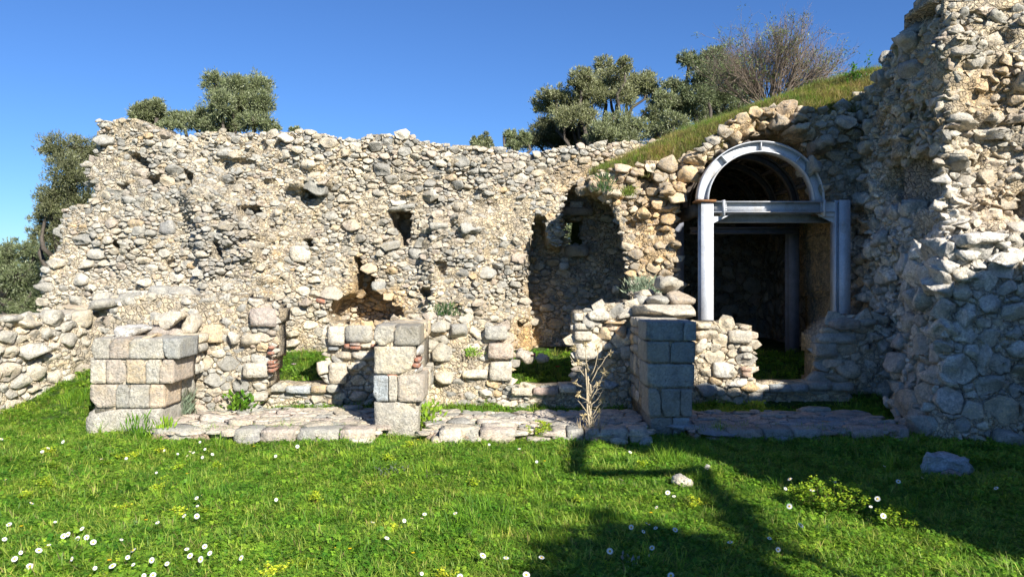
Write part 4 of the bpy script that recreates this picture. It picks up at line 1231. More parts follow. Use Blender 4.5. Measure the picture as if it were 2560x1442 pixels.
# ================================================================== OUTSIDE THE FRAME: added to throw the shade over the right half
CX = 5.7
def trace(px, py, z=0.0, X=CX):
    """ground point seen at a pixel -> where its sun ray meets the plane x = X"""
    Y = (CAMZ - z) * FP / (py - 690)
    x = (px - 1280) / FP * Y
    t = (X - x) / SUNV.x
    return (Y + SUNV.y * t, z + SUNV.z * t)
CPOLY = [(-.92, -.1), (-.94, 2.5), (-.90, 4.7), (-.55, 4.85), (-.25, 4.95), (-.2, 5.1), (-.6, 5.22), (-1.15, 5.35), (-1.3, 5.8), (-1.1, 6.3), (-.4, 6.6), (.3, 6.35), (1.0, 5.75), (1.6, 5.3), (2.3, 4.75), (3.0, 4.2), (3.6, 3.7), (4.4, 3.35), (5.2, 3.1), (5.9, 2.5), (6.3, 1.6), (6.4, -.1)]  # outline of the added unseen wall, shaped to the shadow edge it must cast
cpos = lambda u, v: np.stack([CX + 0 * np.asarray(u, float), np.asarray(u, float), np.asarray(v, float) + 0 * u], -1)
side = thing('shade_caster_wall', 'unseen rubble wall right of the viewpoint, added and outlined to cast the wide shade', 'wall', (CX, 2.5, 0))
s = Sheet(cpos, -1.3, 6.4, -.1, 6.7, lambda u, v: inpoly(u, v, CPOLY), noisy(2, .05, 201), step=.09, thick=.45, rough=.04, towards=(0, 3, 2))
s.core('mortar_core', side)
s.stones(side, [.2, .15, .1], [200, 900, 2500], asp=1.3, hgt=(.1, .2), hmax=.04, maxparts=60, clear=lambda u, v: polydist(u, v, CPOLY) < .12)

# ================================================================== VEGETATION
def leafquads(P, dirs, L, Wd, col, bag, up=None, fold=.0):
    """one pointed leaf (2 triangles + 2) per point, vectorised. P (n,3), dirs (n,3)"""
    n = len(P)
    d = dirs / (np.linalg.norm(dirs, axis=1, keepdims=True) + 1e-9)
    r = rng.normal(size=(n, 3)) if up is None else np.tile(np.array(up, float), (n, 1)) + rng.normal(size=(n, 3)) * .35
    s_ = np.cross(d, r); s_ /= np.linalg.norm(s_, axis=1, keepdims=True) + 1e-9
    L = np.broadcast_to(L, (n,))[:, None]; Wd = np.broadcast_to(Wd, (n,))[:, None]
    a = P; m1 = P + d * L * .5 + s_ * Wd * .5; m2 = P + d * L * .5 - s_ * Wd * .5; e = P + d * L
    V = np.stack([a, m1, e, m2], 1).reshape(-1, 3)
    Q = np.arange(n * 4).reshape(n, 4)
    bag.add(V, {'q': Q}, np.repeat(col, 4, axis=0) if np.ndim(col) == 2 else np.tile(col, (n * 4, 1)))
OLIVE_A = np.array([.15, .18, .06]); OLIVE_B = np.array([.34, .36, .21]); OLIVE_D = np.array([.05, .07, .03])
def wiggle(p0, p1, n, amp):
    p0 = np.array(p0, float); p1 = np.array(p1, float)
    t = np.linspace(0, 1, n)[:, None]
    P = p0 * (1 - t) + p1 * t
    w = np.cumsum(rng.normal(size=(n, 3)), 0) * amp / math.sqrt(n)
    w -= w[0] * (1 - t) + w[-1] * t
    return P + w
def tree(label, Y, blobs, trunk, nleaf, seed, leafL=.062, leafW=.015, tint=1.0, name='olive_tree', depth=.8, group=None, cat='tree', bark=None, zfix=None):
    """blobs: (px, py, rx, ry) clumps of the crown traced from the photo, given real depth around Y"""
    rs = np.random.default_rng(seed)
    tx, ty = trunk
    base = np.array([(tx - 1280) / FP * Y, Y, ty if zfix is None else zfix])
    t = thing(name, label, cat, base, group)
    bag = Bag(); br = Bag()
    tot = sum(b[2] * b[3] for b in blobs)
    fork = None
    cents = []
    for (bx, by, rx, ry) in blobs:
        dY = rs.uniform(-depth, depth) * .6
        Yb = Y + dY
        c = np.array([(bx - 1280) / FP * Yb, Yb, CAMZ - (by - 690) / FP * Yb])
        R = np.array([rx / FP * Yb, max(rx, ry) / FP * Yb * .9, ry / FP * Yb])
        cents.append((c, R, rx * ry / tot))
    zmin = min(c[2] - R[2] for c, R, w in cents)
    mid = np.mean([c for c, R, w in cents], 0)
    fork = base + (mid - base) * np.array([.35, .35, 0]) + np.array([0, 0, max(.3, (zmin - base[2]) * .75)])
    P = wiggle(base - np.array([0, 0, .1]), fork, 7, .12)
    V, f = tube(P, .15, .10, 7); br.add(V, f)
    for c, R, w in cents:
        P = wiggle(fork, c, 9, .3)
        V, f = tube(P, .075, .022, 5); br.add(V, f)
        n = int(nleaf * 1.45 * w)
        # sub clumps inside the blob
        k = max(8, int(n / 75))
        dirs = rs.normal(size=(k, 3)); dirs /= np.linalg.norm(dirs, axis=1, keepdims=True)
        cc = c + dirs * R * (rs.uniform(.1, 1.12, (k, 1)) ** .55)
        for q in cc:
            if rs.random() < .3:
                V, f = tube(wiggle(c + (q - c) * .1, q, 5, .08), .018, .006, 3); br.add(V, f)
        who = rs.integers(0, k, n)
        cr = np.minimum(R.mean() * .30, .26) * rs.uniform(.35, 1.5, k)
        off = rs.normal(size=(n, 3))
        off *= (rs.random((n, 1)) ** .6) * (1 + .5 * (rs.random((n, 1)) < .15)) / np.linalg.norm(off, axis=1, keepdims=True)
        Pl = cc[who] + off * cr[who][:, None] * np.array([1.1, 1.1, .95])
        d = off * .7 + (dirs[who] * .5) + np.array([0, 0, .45]) + rs.normal(size=(n, 3)) * .5
        mixv = rs.random((n, 1))
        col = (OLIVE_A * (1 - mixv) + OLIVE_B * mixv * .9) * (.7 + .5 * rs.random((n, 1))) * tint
        col = col * (.8 + .4 * rs.random((k, 1)))[who]
        leafquads(Pl, d, leafL * rs.uniform(.7, 1.3, n), leafW * rs.uniform(.8, 1.3, n), col, bag)
    o1 = br.part('trunk', bark or M_BARK, t)
    o2 = bag.part('crown', M_LEAF, t)
    return t
tree('dark olive tree rising beside the left end of the high wall', 15.5,
     [(150, 380, 46, 40), (205, 370, 40, 36), (175, 430, 55, 45), (225, 440, 40, 50), (145, 490, 50, 40), (200, 510, 50, 45), (130, 545, 45, 35), (160, 590, 45, 30), (110, 585, 35, 22), (120, 510, 30, 25), (240, 380, 25, 40), (140, 615, 30, 25), (190, 560, 50, 40)], (150, .3), 34000, 1, tint=.72)
tree('low olive foliage at the left edge of the picture, below the taller tree', 17.5,
     [(20, 640, 45, 35), (70, 620, 40, 26), (110, 650, 32, 26), (40, 690, 55, 40), (90, 700, 45, 40), (20, 740, 50, 40), (70, 760, 50, 35), (110, 740, 30, 40), (-30, 660, 50, 50), (-30, 740, 50, 50), (80, 655, 30, 22)], (60, .3), 34000, 2, tint=1.05)
tree('small olive crown showing over the top left of the wall', 16.0, [(352, 285, 26, 22), (385, 268, 26, 18), (370, 300, 30, 14), (400, 290, 14, 16)], (372, .3), 9000, 3, depth=.4)
tree('round-headed olive tree standing up behind the left half of the wall', 15.5,
     [(540, 215, 34, 28), (590, 210, 34, 24), (640, 215, 36, 28), (550, 260, 36, 30), (610, 255, 40, 30), (655, 260, 28, 34), (580, 300, 40, 26), (640, 305, 40, 22), (475, 300, 36, 20), (510, 290, 30, 22), (440, 300, 24, 18), (540, 320, 60, 18), (430, 318, 30, 12), (675, 318, 24, 14)], (590, .3), 36000, 4, tint=1.1)
tree('tiny olive tuft peeping over the middle of the wall', 16.5, [(1190, 352, 14, 12), (1212, 350, 16, 14), (1205, 366, 26, 10)], (1205, .3), 2600, 5, depth=.25)
tree('small silvery olive bush over the wall, left of the big trees', 16.5, [(1275, 345, 14, 18), (1310, 348, 16, 18), (1290, 364, 26, 14), (735, 324, 14, 5)], (1290, .3), 5200, 6, tint=1.2, depth=.3)
tree('largest olive tree behind the wall, with an arching trunk and sky showing through', 17.0,
     [(1380, 235, 34, 22), (1360, 262, 28, 22), (1420, 265, 50, 34), (1455, 190, 28, 20), (1440, 215, 26, 16), (1510, 165, 26, 20), (1560, 165, 22, 20), (1530, 200, 50, 28), (1590, 215, 30, 30), (1490, 240, 40, 30), (1450, 290, 44, 26), (1560, 240, 40, 22), (1410, 295, 36, 20), (1620, 210, 26, 24), (1640, 240, 30, 22), (1480, 215, 36, 24)], (1510, .3), 44000, 7, tint=1.05)
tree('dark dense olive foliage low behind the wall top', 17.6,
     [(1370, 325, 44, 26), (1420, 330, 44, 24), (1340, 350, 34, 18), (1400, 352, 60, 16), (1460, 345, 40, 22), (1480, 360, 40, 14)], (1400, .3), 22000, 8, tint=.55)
tree('thin-branched olive tree between the big tree and the bare shrub', 16.0,
     [(1540, 310, 44, 26), (1500, 330, 44, 20), (1580, 320, 36, 22), (1640, 290, 34, 24), (1660, 250, 30, 22), (1690, 215, 30, 20), (1640, 330, 50, 18), (1700, 260, 34, 28), (1680, 310, 40, 24), (1560, 345, 60, 14)], (1610, .3), 26000, 9, tint=1.1)
tree('tall olive crown just left of the bare shrub', 16.5,
     [(1740, 150, 34, 22), (1710, 150, 18, 14), (1790, 150, 36, 28), (1760, 190, 44, 30), (1820, 190, 44, 34), (1740, 240, 44, 30), (1800, 250, 50, 34), (1860, 230, 40, 34), (1720, 280, 44, 24), (1790, 295, 44, 18), (1850, 275, 36, 20)], (1770, .3), 36000, 10)
tree('dark foliage filling the small window of the niche', 17.5, [(1446, 560, 40, 34), (1430, 590, 40, 34), (1470, 590, 36, 34), (1448, 530, 36, 24)], (1446, .4), 12000, 11, tint=1.2, name='bush', cat='bush', depth=.3)
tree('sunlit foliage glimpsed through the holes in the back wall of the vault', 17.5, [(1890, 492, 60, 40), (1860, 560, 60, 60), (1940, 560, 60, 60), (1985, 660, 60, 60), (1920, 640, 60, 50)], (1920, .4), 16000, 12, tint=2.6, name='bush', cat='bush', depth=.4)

# off-frame olive tree behind the viewpoint whose crown shades the grass at the bottom of the picture
def cast(px, py, tt, z=0.05):
    Y = (CAMZ - z) * FP / (py - 690)
    return np.array([(px - 1280) / FP * Y, Y, z]) + np.array(SUNV) * tt
def shade_tree():
    base = np.array([5.0, -1.6, 0])
    t = thing('olive_tree', 'gnarled olive tree beside the viewpoint, throwing the branch shadows on the grass', 'tree', base)
    bag = Bag(); br = Bag()
    T1 = 5.6
    blobs = []
    for (px, py, r) in [(px + 62, py + 8, r * .82) for px, py, r in [(1430, 1430, .20), (1500, 1400, .24), (1570, 1370, .26), (1640, 1355, .26), (1700, 1390, .24), (1600, 1430, .26), (1740, 1420, .2), (1810, 1430, .14), (1880, 1450, .12), (1500, 1460, .24), (1700, 1480, .24), (1400, 1480, .18)]]:
        blobs.append((cast(px, py, T1 + random.uniform(-.15, .15)), r))
    fork = base + np.array([-.2, .1, 1.9])
    V, f = tube(wiggle(base, fork, 8, .1), .2, .14, 8); br.add(V, f)
    for c, r in blobs:
        V, f = tube(wiggle(fork, c, 8, .12), .05, .015, 5); br.add(V, f)
        n = 1500
        off = rng.normal(size=(n, 3)) * .5
        cl_ = rng.normal(size=(30, 3)) * .55; off = off * .35 + cl_[rng.integers(0, 30, n)]
        leafquads(c + off * r, off + rng.normal(size=(n, 3)) * .5, .07, .025, np.tile(OLIVE_A, (n, 1)), bag)
    # limb whose shadow runs down the grass, and the hooked branch shadow further off
    T2 = 7.0
    pts = [cast(x, y, T2) for x, y in [(1752, 1170), (1790, 1215), (1835, 1262), (1862, 1310), (1905, 1362)]]
    V, f = tube(np.array(pts), .07, .085, 6); br.add(V, f)
    for c in pts[1:]:
        n = 260
        off = rng.normal(size=(n, 3)) * .07
        leafquads(c + off, off + rng.normal(size=(n, 3)) * .3, .07, .025, np.tile(OLIVE_A, (n, 1)), bag)
    V, f = tube(wiggle(fork, pts[-1], 8, .1), .03, .035, 6); br.add(V, f)
    T3 = 7.4
    pts = [cast(x, y, T3) for x, y in [(1480, 1080), (1448, 1110), (1432, 1145), (1440, 1178), (1500, 1184), (1570, 1178), (1640, 1180), (1715, 1176), (1760, 1170)]]
    V, f = tube(np.array(pts), .075, .05, 6); br.add(V, f)
    br.part('trunk', M_BARK, t); bag.part('crown', M_LEAF, t)
shade_tree()

# ------------------------------------------------------------------ grass mound on the vault
def mound_rows():
    rows = []
    rows.append((10.02, [(1.25, 3.02), (1.9, 3.07), (2.30, 3.16), (2.65, 3.38), (3.01, 3.66), (3.4, 3.82), (3.67, 3.9), (4.4, 3.85), (5.2, 4.0)]))
    rows.append((11.3, [(1.15, 3.08), (1.33, 3.16), (1.94, 3.44), (2.85, 3.80), (3.6, 4.06), (4.36, 4.28), (5.4, 4.6)]))
    rows.append((12.4, [(1.1, 3.05), (1.98, 3.50), (3.10, 3.96), (4.28, 4.34), (5.1, 4.55), (6.2, 4.8)]))
    rows.append((14.2, [(1.1, 2.9), (2.2, 3.4), (3.3, 3.85), (4.6, 4.25), (6.2, 4.6)]))
    rows.append((17.0, [(1.1, .4), (2.2, .6), (4.6, 1.2), (6.2, 1.6)]))
    return rows
MR = mound_rows()
def mound_h(X, Y):
    X = np.asarray(X, float); Y = np.asarray(Y, float)
    ys = np.array([r[0] for r in MR])
    hs = np.stack([np.interp(X, [p[0] for p in r[1]], [p[1] for p in r[1]]) for r in MR], -1)
    k = np.clip(np.searchsorted(ys, Y, 'right') - 1, 0, len(ys) - 2)
    f = np.clip((Y - ys[k]) / (ys[k + 1] - ys[k]), 0, 1)
    h0 = np.take_along_axis(hs, k[..., None], -1)[..., 0]; h1 = np.take_along_axis(hs, k[..., None] + 1, -1)[..., 0]
    yf = np.interp(X, [.6, 1.6, 2.4, 6], [10.62, 10.42, 10.3, 10.28])
    return h0 * (1 - f) + h1 * f - .16 * smooth(yf + .28, yf - .02, Y) + .05 * vnoise(np.stack([X * 2, Y * 2, X * 0], -1), 77)
def mound_front(X): return np.interp(X, [.6, 1.6, 2.4, 6], [10.62, 10.42, 10.3, 10.28])
xs = np.linspace(1.15, 6.0, 80); ts = np.linspace(0, 1, 70) ** 1.4
X, T_ = np.meshgrid(xs, ts, indexing='ij')
Y = mound_front(X) + .10 * vnoise(np.stack([X * 4, X * 0, X * 0], -1), 5) + T_ * (17 - mound_front(X))
V = np.stack([X, Y, mound_h(X, Y)], -1).reshape(-1, 3)
idx = np.arange(X.size).reshape(X.shape)
Q = np.stack([idx[:-1, :-1], idx[1:, :-1], idx[1:, 1:], idx[:-1, 1:]], -1).reshape(-1, 4)
M_DRYEARTH = plain('dry_earth', (.13, .14, .05), 1, .1, .4, 9)
tag(place('grassy_mound', mesh('grassy_mound', V, {'q': Q}, M_DRYEARTH, None, True)), kind='structure')

# ------------------------------------------------------------------ grass by instancing
TCOL = {}
def tmpl_collection(name, metas):
    c = D.collections.new(name)
    for me in metas:
        o = D.objects.new(me.name, me)
        c.objects.link(o)
    return c
def blade_tuft(n, spread, hmin, hmax, w, lean, c1, c2, seed, dry=0.0):
    rs = np.random.default_rng(seed)
    V = []; Fq = []; Ft = []; col = []
    for i in range(n):
        a = rs.random() * 6.283; r = spread * math.sqrt(rs.random())
        b0 = np.array([math.cos(a) * r, math.sin(a) * r, -.01])
        h = rs.uniform(hmin, hmax); d = rs.random() * 6.283
        ln = lean * rs.uniform(.3, 1.4)
        dv = np.array([math.cos(d), math.sin(d), 0]); sv = np.array([-math.sin(d + rs.uniform(-.8, .8)), math.cos(d), 0])
        k = len(V)
        ww = w * rs.uniform(.6, 1.3)
        for t_, wt in ((0, 1), (.45, .9), (.8, .55)):
            p = b0 + dv * h * ln * t_ ** 2 + np.array([0, 0, h * (t_ - ln * .35 * t_ ** 3)])
            V += [p - sv * ww * wt / 2, p + sv * ww * wt / 2]
        V.append(b0 + dv * h * ln + np.array([0, 0, h * (1 - ln * .35)]))
        Fq += [(k, k + 1, k + 3, k + 2), (k + 2, k + 3, k + 5, k + 4)]; Ft.append((k + 4, k + 5, k + 6))
        m = rs.random()
        c = c1 * (1 - m) + c2 * m
        if rs.random() < dry: c = np.array([.32, .25, .11]) * rs.uniform(.7, 1.2)
        c = c * rs.uniform(.8, 1.2)
        col += [c * .75, c * .75, c, c, c * 1.08, c * 1.08, c * 1.12]
    return mesh('tuft', np.array(V), {'q': np.array(Fq), 't': np.array(Ft)}, M_GRASS, np.array(col))
def clover_patch(n, spread, h0, h1, rl, c1, c2, seed, lobes=3):
    rs = np.random.default_rng(seed)
    b = Bag()
    for i in range(n):
        a = rs.random() * 6.283; r = spread * math.sqrt(rs.random())
        p = np.array([math.cos(a) * r, math.sin(a) * r, rs.uniform(h0, h1)])
        m = rs.random(); c = (c1 * (1 - m) + c2 * m) * rs.uniform(.75, 1.25)
        tilt = rs.normal(0, .3, 2); ph = rs.random() * 6.28
        R = rl * rs.uniform(.7, 1.25)
        for l in range(lobes):
            q = ph + l * 6.283 / lobes
            dv = np.array([math.cos(q), math.sin(q), math.cos(q) * tilt[0] + math.sin(q) * tilt[1] - .1]); sv = np.array([-math.sin(q), math.cos(q), -math.sin(q) * tilt[0] + math.cos(q) * tilt[1]])
            V = np.array([p, p + dv * R * .6 + sv * R * .42, p + dv * R, p + dv * R * .6 - sv * R * .42])
            b.add(V, {'q': np.array([[0, 1, 2, 3]])}, np.tile(c, (4, 1)))
        if rs.random() < .5:
            b.add(np.array([[p[0] - .001, p[1], 0], [p[0] + .001, p[1], 0], p]), {'t': np.array([[0, 1, 2]])}, np.tile(c * .8, (3, 1)))
    V, f, c = b.get()
    return mesh('clover', V, f, M_GRASS, c)
G1 = np.array([.105, .26, .02]); G2 = np.array([.27, .46, .04]); GY = np.array([.38, .46, .08]); GD = np.array([.07, .17, .02])
meadow_tm = tmpl_collection('meadow_templates',
    [blade_tuft(26, .05, .03, .085, .0045, .8, G1, G2, 300 + i, .03) for i in range(4)] +
    [blade_tuft(18, .045, .045, .12, .005, .7, G1, GY, 310 + i, .10) for i in range(2)] +
    [clover_patch(60, .07, .01, .05, .0095, GD, G2 * .9, 320 + i) for i in range(3)] +
    [clover_patch(36, .07, .015, .055, .012, G1, G2 * .95, 330 + i, 4) for i in range(2)] + [blade_tuft(30, .05, .03, .075, .004, .9, GD, G2, 370 + i, .12) for i in range(3)])
tall_tm = tmpl_collection('tall_grass_templates', [blade_tuft(20, .05, .12, .30, .006, .55, G1 * .9, G2, 340 + i, .05) for i in range(3)])
mound_tm = tmpl_collection('mound_templates', [blade_tuft(22, .06, .05, .15, .005, .7, np.array([.22, .25, .05]), np.array([.46, .41, .13]), 350 + i, .4) for i in range(4)])
moundlong_tm = tmpl_collection('long_grass_templates', [blade_tuft(22, .07, .12, .32, .007, .6, np.array([.14, .26, .05]), np.array([.33, .40, .12]), 360 + i, .15) for i in range(3)])

def scatter(name, pts, coll, scales, kind='stuff', label=None, tilt=.15):
    n = len(pts)
    me = D.meshes.new(name)
    me.vertices.add(n); me.vertices.foreach_set('co', np.asarray(pts, np.float32).ravel())
    def attr(nm, typ, arr, fld):
        a = me.attributes.new(nm, typ, 'POINT'); a.data.foreach_set(fld, np.asarray(arr).ravel())
    rot = np.stack([rng.normal(0, tilt, n), rng.normal(0, tilt, n), rng.uniform(0, 6.283, n)], -1).astype(np.float32)
    attr('rotv', 'FLOAT_VECTOR', rot, 'vector'); attr('scl', 'FLOAT', np.asarray(scales, np.float32), 'value')
    o = D.objects.new(name, me); C.objects.link(o)
    ng = D.node_groups.new(name + '_nodes', 'GeometryNodeTree')
    ng.interface.new_socket('Geometry', in_out='INPUT', socket_type='NodeSocketGeometry')
    ng.interface.new_socket('Geometry', in_out='OUTPUT', socket_type='NodeSocketGeometry')
    N = ng.nodes; L = ng.links
    gi = N.new('NodeGroupInput'); go = N.new('NodeGroupOutput')
    ip = N.new('GeometryNodeInstanceOnPoints'); ci = N.new('GeometryNodeCollectionInfo')
    ci.inputs['Collection'].default_value = coll
    ci.inputs['Separate Children'].default_value = True; ci.inputs['Reset Children'].default_value = True
    ra = N.new('GeometryNodeInputNamedAttribute'); ra.data_type = 'FLOAT_VECTOR'; ra.inputs['Name'].default_value = 'rotv'
    sa = N.new('GeometryNodeInputNamedAttribute'); sa.data_type = 'FLOAT'; sa.inputs['Name'].default_value = 'scl'
    e2r = N.new('FunctionNodeEulerToRotation')
    L.new(ra.outputs['Attribute'], e2r.inputs[0]); L.new(e2r.outputs[0], ip.inputs['Rotation'])
    L.new(sa.outputs['Attribute'], ip.inputs['Scale'])
    ip.inputs['Pick Instance'].default_value = True
    L.new(ci.outputs[0], ip.inputs['Instance']); L.new(gi.outputs[0], ip.inputs['Points']); L.new(ip.outputs[0], go.inputs[0])
    md = o.modifiers.new('grow', 'NODES'); md.node_group = ng
    tag(o, label, 'grass' if label else None, None, kind)
    return o
def blocked(X, Y):
    """places where something stands on the ground"""
    b = np.zeros(X.shape, bool)
    b |= (X > -3.45) & (X < -1.35) & (Y > 7.46) & (Y < 8.35)
    b |= (X > -.85) & (X < 1.35) & (Y > 7.46) & (Y < 8.35)
    b |= (X > 1.8) & (X < 4.05) & (Y > 7.46) & (Y < 8.35)
    for x0, x1, y0, y1 in [(-4.3, -3.45, 7.62, 8.5), (-1.4, -.88, 7.62, 8.9), (1.35, 1.82, 7.62, 8.9), (-4.8, -2.72, 8.5, 9.1), (-2.15, -.96, 8.88, 9.4), (-1.1, .0, 8.88, 9.4), (.74, 1.9, 8.88, 9.4), (2.1, 2.85, 8.88, 9.4), (3.6, 4.6, 9.1, 9.6), (-2.9, 4, 8.88, 9.2)]:
        b |= (X > x0) & (X < x1) & (Y > y0) & (Y < y1)
    xl = np.interp(Y, [7.0, 8.2, 9.4, 10.4], [-6.2, -5.62, -5.2, -4.95]); b |= (X < xl) & (X > xl - .7)
    xr = np.interp(Y, [7.15, 7.45, 8.6, 9.4, 10.2], [5.0, 4.2, 4.34, 4.5, 4.66]); b |= (X > xr + .05) & (Y > 7.2)
    return b
def meadow_pts(n, y0, y1, power=1.0):
    Y = y0 + (y1 - y0) * rng.random(n) ** power
    X = rng.uniform(-1, 1, n) * (Y * .68 + 1.5)
    ok = ~blocked(X, Y)
    X, Y = X[ok], Y[ok]
    return np.stack([X, Y, ground_h(X, Y)], -1)
pts = meadow_pts(74000, 3.6, 9.0)
dens = vnoise(np.stack([pts[:, 0] * 1.6, pts[:, 1] * 1.6, pts[:, 0] * 0], -1), 61)
sc = .75 + .35 * dens + .35 * rng.random(len(pts))
sc *= np.where(pts[:, 1] > 8.2, .8, 1.0)
scatter('meadow_grass', pts, meadow_tm, sc)
p2_ = meadow_pts(7000, 8.9, 11.2)
scatter('inner_grass', p2_, meadow_tm, .8 + .6 * rng.random(len(p2_)))
# clumps of taller grass: against the stones, in tufts of the meadow
tp = []
for (x0, x1, y, n) in [(-3.5, -1.4, 7.40, 190), (-.9, 1.35, 7.40, 200), (1.8, 4.0, 7.40, 120), (-4.35, -3.4, 7.5, 16), (-3.4, -1.4, 8.5, 60), (-.9, 1.3, 8.5, 90), (1.8, 4.1, 8.6, 60), (-5.1, -4.4, 8.6, 60)]:
    x = rng.uniform(x0, x1, n); yy = y + rng.normal(0, .07, n)
    tp.append(np.stack([x, yy, ground_h(x, yy)], -1))
cl = rng.uniform(-1, 1, (26, 2))
for a_, b_ in cl:
    yc = 5.7 + b_ * 1.6; xc = a_ * yc * .66; n = rng.integers(4, 14)
    x = xc + rng.normal(0, .09, n); yy = yc + rng.normal(0, .09, n)
    tp.append(np.stack([x, yy, ground_h(x, yy)], -1))
# bright tuft at the edge of the shade
x = rng.uniform(1.2, 1.75, 60); yy = rng.uniform(6.35, 6.8, 60); tp.append(np.stack([x, yy, ground_h(x, yy)], -1))
tp = np.concatenate(tp)
scatter('tall_grass_tufts', tp, tall_tm, .28 + .42 * rng.random(len(tp)))
# low herbs on the strip between steps and walls
x = rng.uniform(-3.5, 4.3, 2600); yy = rng.uniform(8.36, 8.9, 2600); ok = ~blocked(x, yy); hp = np.stack([x, yy, ground_h(x, yy)], -1)[ok]
scatter('herb_strip', hp, meadow_tm, .8 + .7 * rng.random(len(hp)))
# mound
n = 16000
x = rng.uniform(1.2, 5.6, n); yy = 10.0 + 3.0 * rng.random(n) ** 1.2
front = mound_front(x) + rng.normal(0, .06, n)
ok = yy > front
mp = np.stack([x, yy, mound_h(x, yy) - .01], -1)[ok]
gm = rng.random(len(mp)) < (.12 + .33 * smooth(-.2, .5, vnoise(mp * np.array([1.3, 1.3, 0]), 88)))
scatter('mound_grass', mp[~gm], mound_tm, .7 + .7 * rng.random(int((~gm).sum())))
scatter('mound_green_grass', mp[gm], tall_tm, .25 + .4 * rng.random(int(gm.sum())))
n = 700
x = rng.uniform(1.3, 4.6, n); yy = mound_front(x) + rng.normal(.02, .06, n)
fr = np.stack([x, yy, mound_h(x, yy) - .02], -1)[vnoise(np.stack([x * 3, x * 0, x * 0], -1), 12) > -.25]
scatter('mound_edge_grass', fr, mound_tm, .9 + .9 * rng.random(len(fr)), tilt=.5)
x = rng.uniform(2.6, 5.6, 2600); yy = rng.uniform(11.4, 13.0, 2600)
scatter('mound_long_grass', np.stack([x, yy, mound_h(x, yy)], -1), moundlong_tm, .25 + .5 * rng.random(2600))

# ------------------------------------------------------------------ bare shrub on the mound
def bare_shrub():
    base = np.array([xat(1925, 11.9), 11.9, mound_h(np.array([xat(1925, 11.9)]), np.array([11.9]))[0] - .05])
    t = thing('bare_shrub', 'leafless grey shrub fanning out on the grassy mound above the vault', 'shrub', base)
    b = Bag(); lv = Bag()
    def grow(p, d, L, r, lvl):
        n = 6
        P = [p]
        for i in range(n):
            d = d + rng.normal(size=3) * .09 + np.array([0, 0, .035])
            d = d / np.linalg.norm(d)
            P.append(P[-1] + d * L / n)
        V, f = tube(np.array(P), r, r * .5, 3); b.add(V, f)
        if lvl < 3:
            for k in range((5, 4, 4)[lvl]):
                i = random.randint(2, n)
                dd = d + rng.normal(size=3) * (.34, .36, .4)[lvl]
                grow(P[i], dd / np.linalg.norm(dd), L * random.uniform(.38, .62), r * .5, lvl + 1)
        elif random.random() < .05:
            q = P[-2]; m = 14
            leafquads(q + rng.normal(size=(m, 3)) * .04, rng.normal(size=(m, 3)) + d, .045, .012, np.tile(OLIVE_A * 1.2, (m, 1)), lv)
    for k in range(100):
        a = random.uniform(-1.0, 1.0)
        tip = np.array([math.sin(a * 1.02) * 1.25 + random.uniform(-.1, .1), random.uniform(-.35, .35), math.cos(a * .95)])
        o = base + np.array([a * .16 + random.uniform(-.12, .12), random.uniform(-.15, .15), 0])
        L = (.92 if a > 0 else .82) * random.uniform(.75, 1.05)
        grow(o, tip / np.linalg.norm(tip), L, random.uniform(.008, .015), 0)
    b.part('branches', M_TWIG, t); lv.part('leaves', M_LEAF, t)
bare_shrub()

# ------------------------------------------------------------------ dry thistle in front of the steps
M_HEAD = plain('dry_thistle_head', (.5, .4, .22), .9, .1, .3, 50, use_tint=True)
def thistle():
    Y = 7.35
    base = W(1480, 1092, Y); base[2] = 0
    t = thing('dry_thistle', 'tall dry branched thistle standing in front of the steps', 'plant', base)
    b = Bag(); hd = Bag()
    def spiky(c, r, n=26):
        d = rng.normal(size=(n, 3)); d /= np.linalg.norm(d, axis=1, keepdims=True)
        h1 = Bag(); leafquads(np.tile(c, (n, 1)), d, r * rng.uniform(.6, 1.2, n), r * .22, np.tile(np.array([.50, .40, .22]), (n, 1)), h1); h1.part('seed_head', M_HEAD, t)
    top = W(1468, 895, Y)
    for k in range(3):
        st = wiggle(base + np.array([random.uniform(-.03, .03), random.uniform(-.03, .03), 0]), W(1476 - 6 * k, 960 - 20 * k, Y), 8, .02)
        V, f = tube(st, .011, .007, 5); b.add(V, f)
    for (x0, y0, x1, y1) in [(1474, 960, 1436, 868), (1474, 950, 1425, 890), (1470, 930, 1462, 860), (1476, 940, 1492, 870), (1478, 955, 1526, 882), (1478, 985, 1512, 930), (1476, 990, 1440, 955), (1478, 1010, 1446, 985), (1478, 1020, 1508, 975),
                             (1480, 1040, 1506, 1000), (1478, 1045, 1444, 1000), (1480, 1060, 1498, 1028), (1480, 1070, 1460, 1040), (1474, 925, 1446, 905), (1478, 1000, 1496, 960), (1476, 975, 1500, 950), (1478, 1050, 1525, 1000)]:
        dy = random.uniform(-.12, .12)
        e = W(x1, y1, Y + dy)
        P = wiggle(W(x0, y0, Y), e, 6, .02)
        V, f = tube(P, .006, .003, 4); b.add(V, f)
        if random.random() < .75: spiky(e, random.uniform(.03, .055), 30)
        for q in P[2:-1]:
            d = rng.normal(size=3); d[2] = abs(d[2]) * .3
            V, f = tube(np.array([q, q + d / np.linalg.norm(d) * random.uniform(.03, .08)]), .0035, .001, 3); b.add(V, f)
    n = 90
    P = base + rng.normal(size=(n, 3)) * np.array([.05, .04, 0]) + np.array([0, 0, .02])
    leafquads(P, rng.normal(size=(n, 3)) * .5 + np.array([0, 0, 1]), rng.uniform(.08, .28, n), .009, np.tile(np.array([.38, .30, .18]), (n, 1)), hd)
    b.part('stem', M_DRY, t); hd.part('dry_leaves', M_HEAD, t)
thistle()

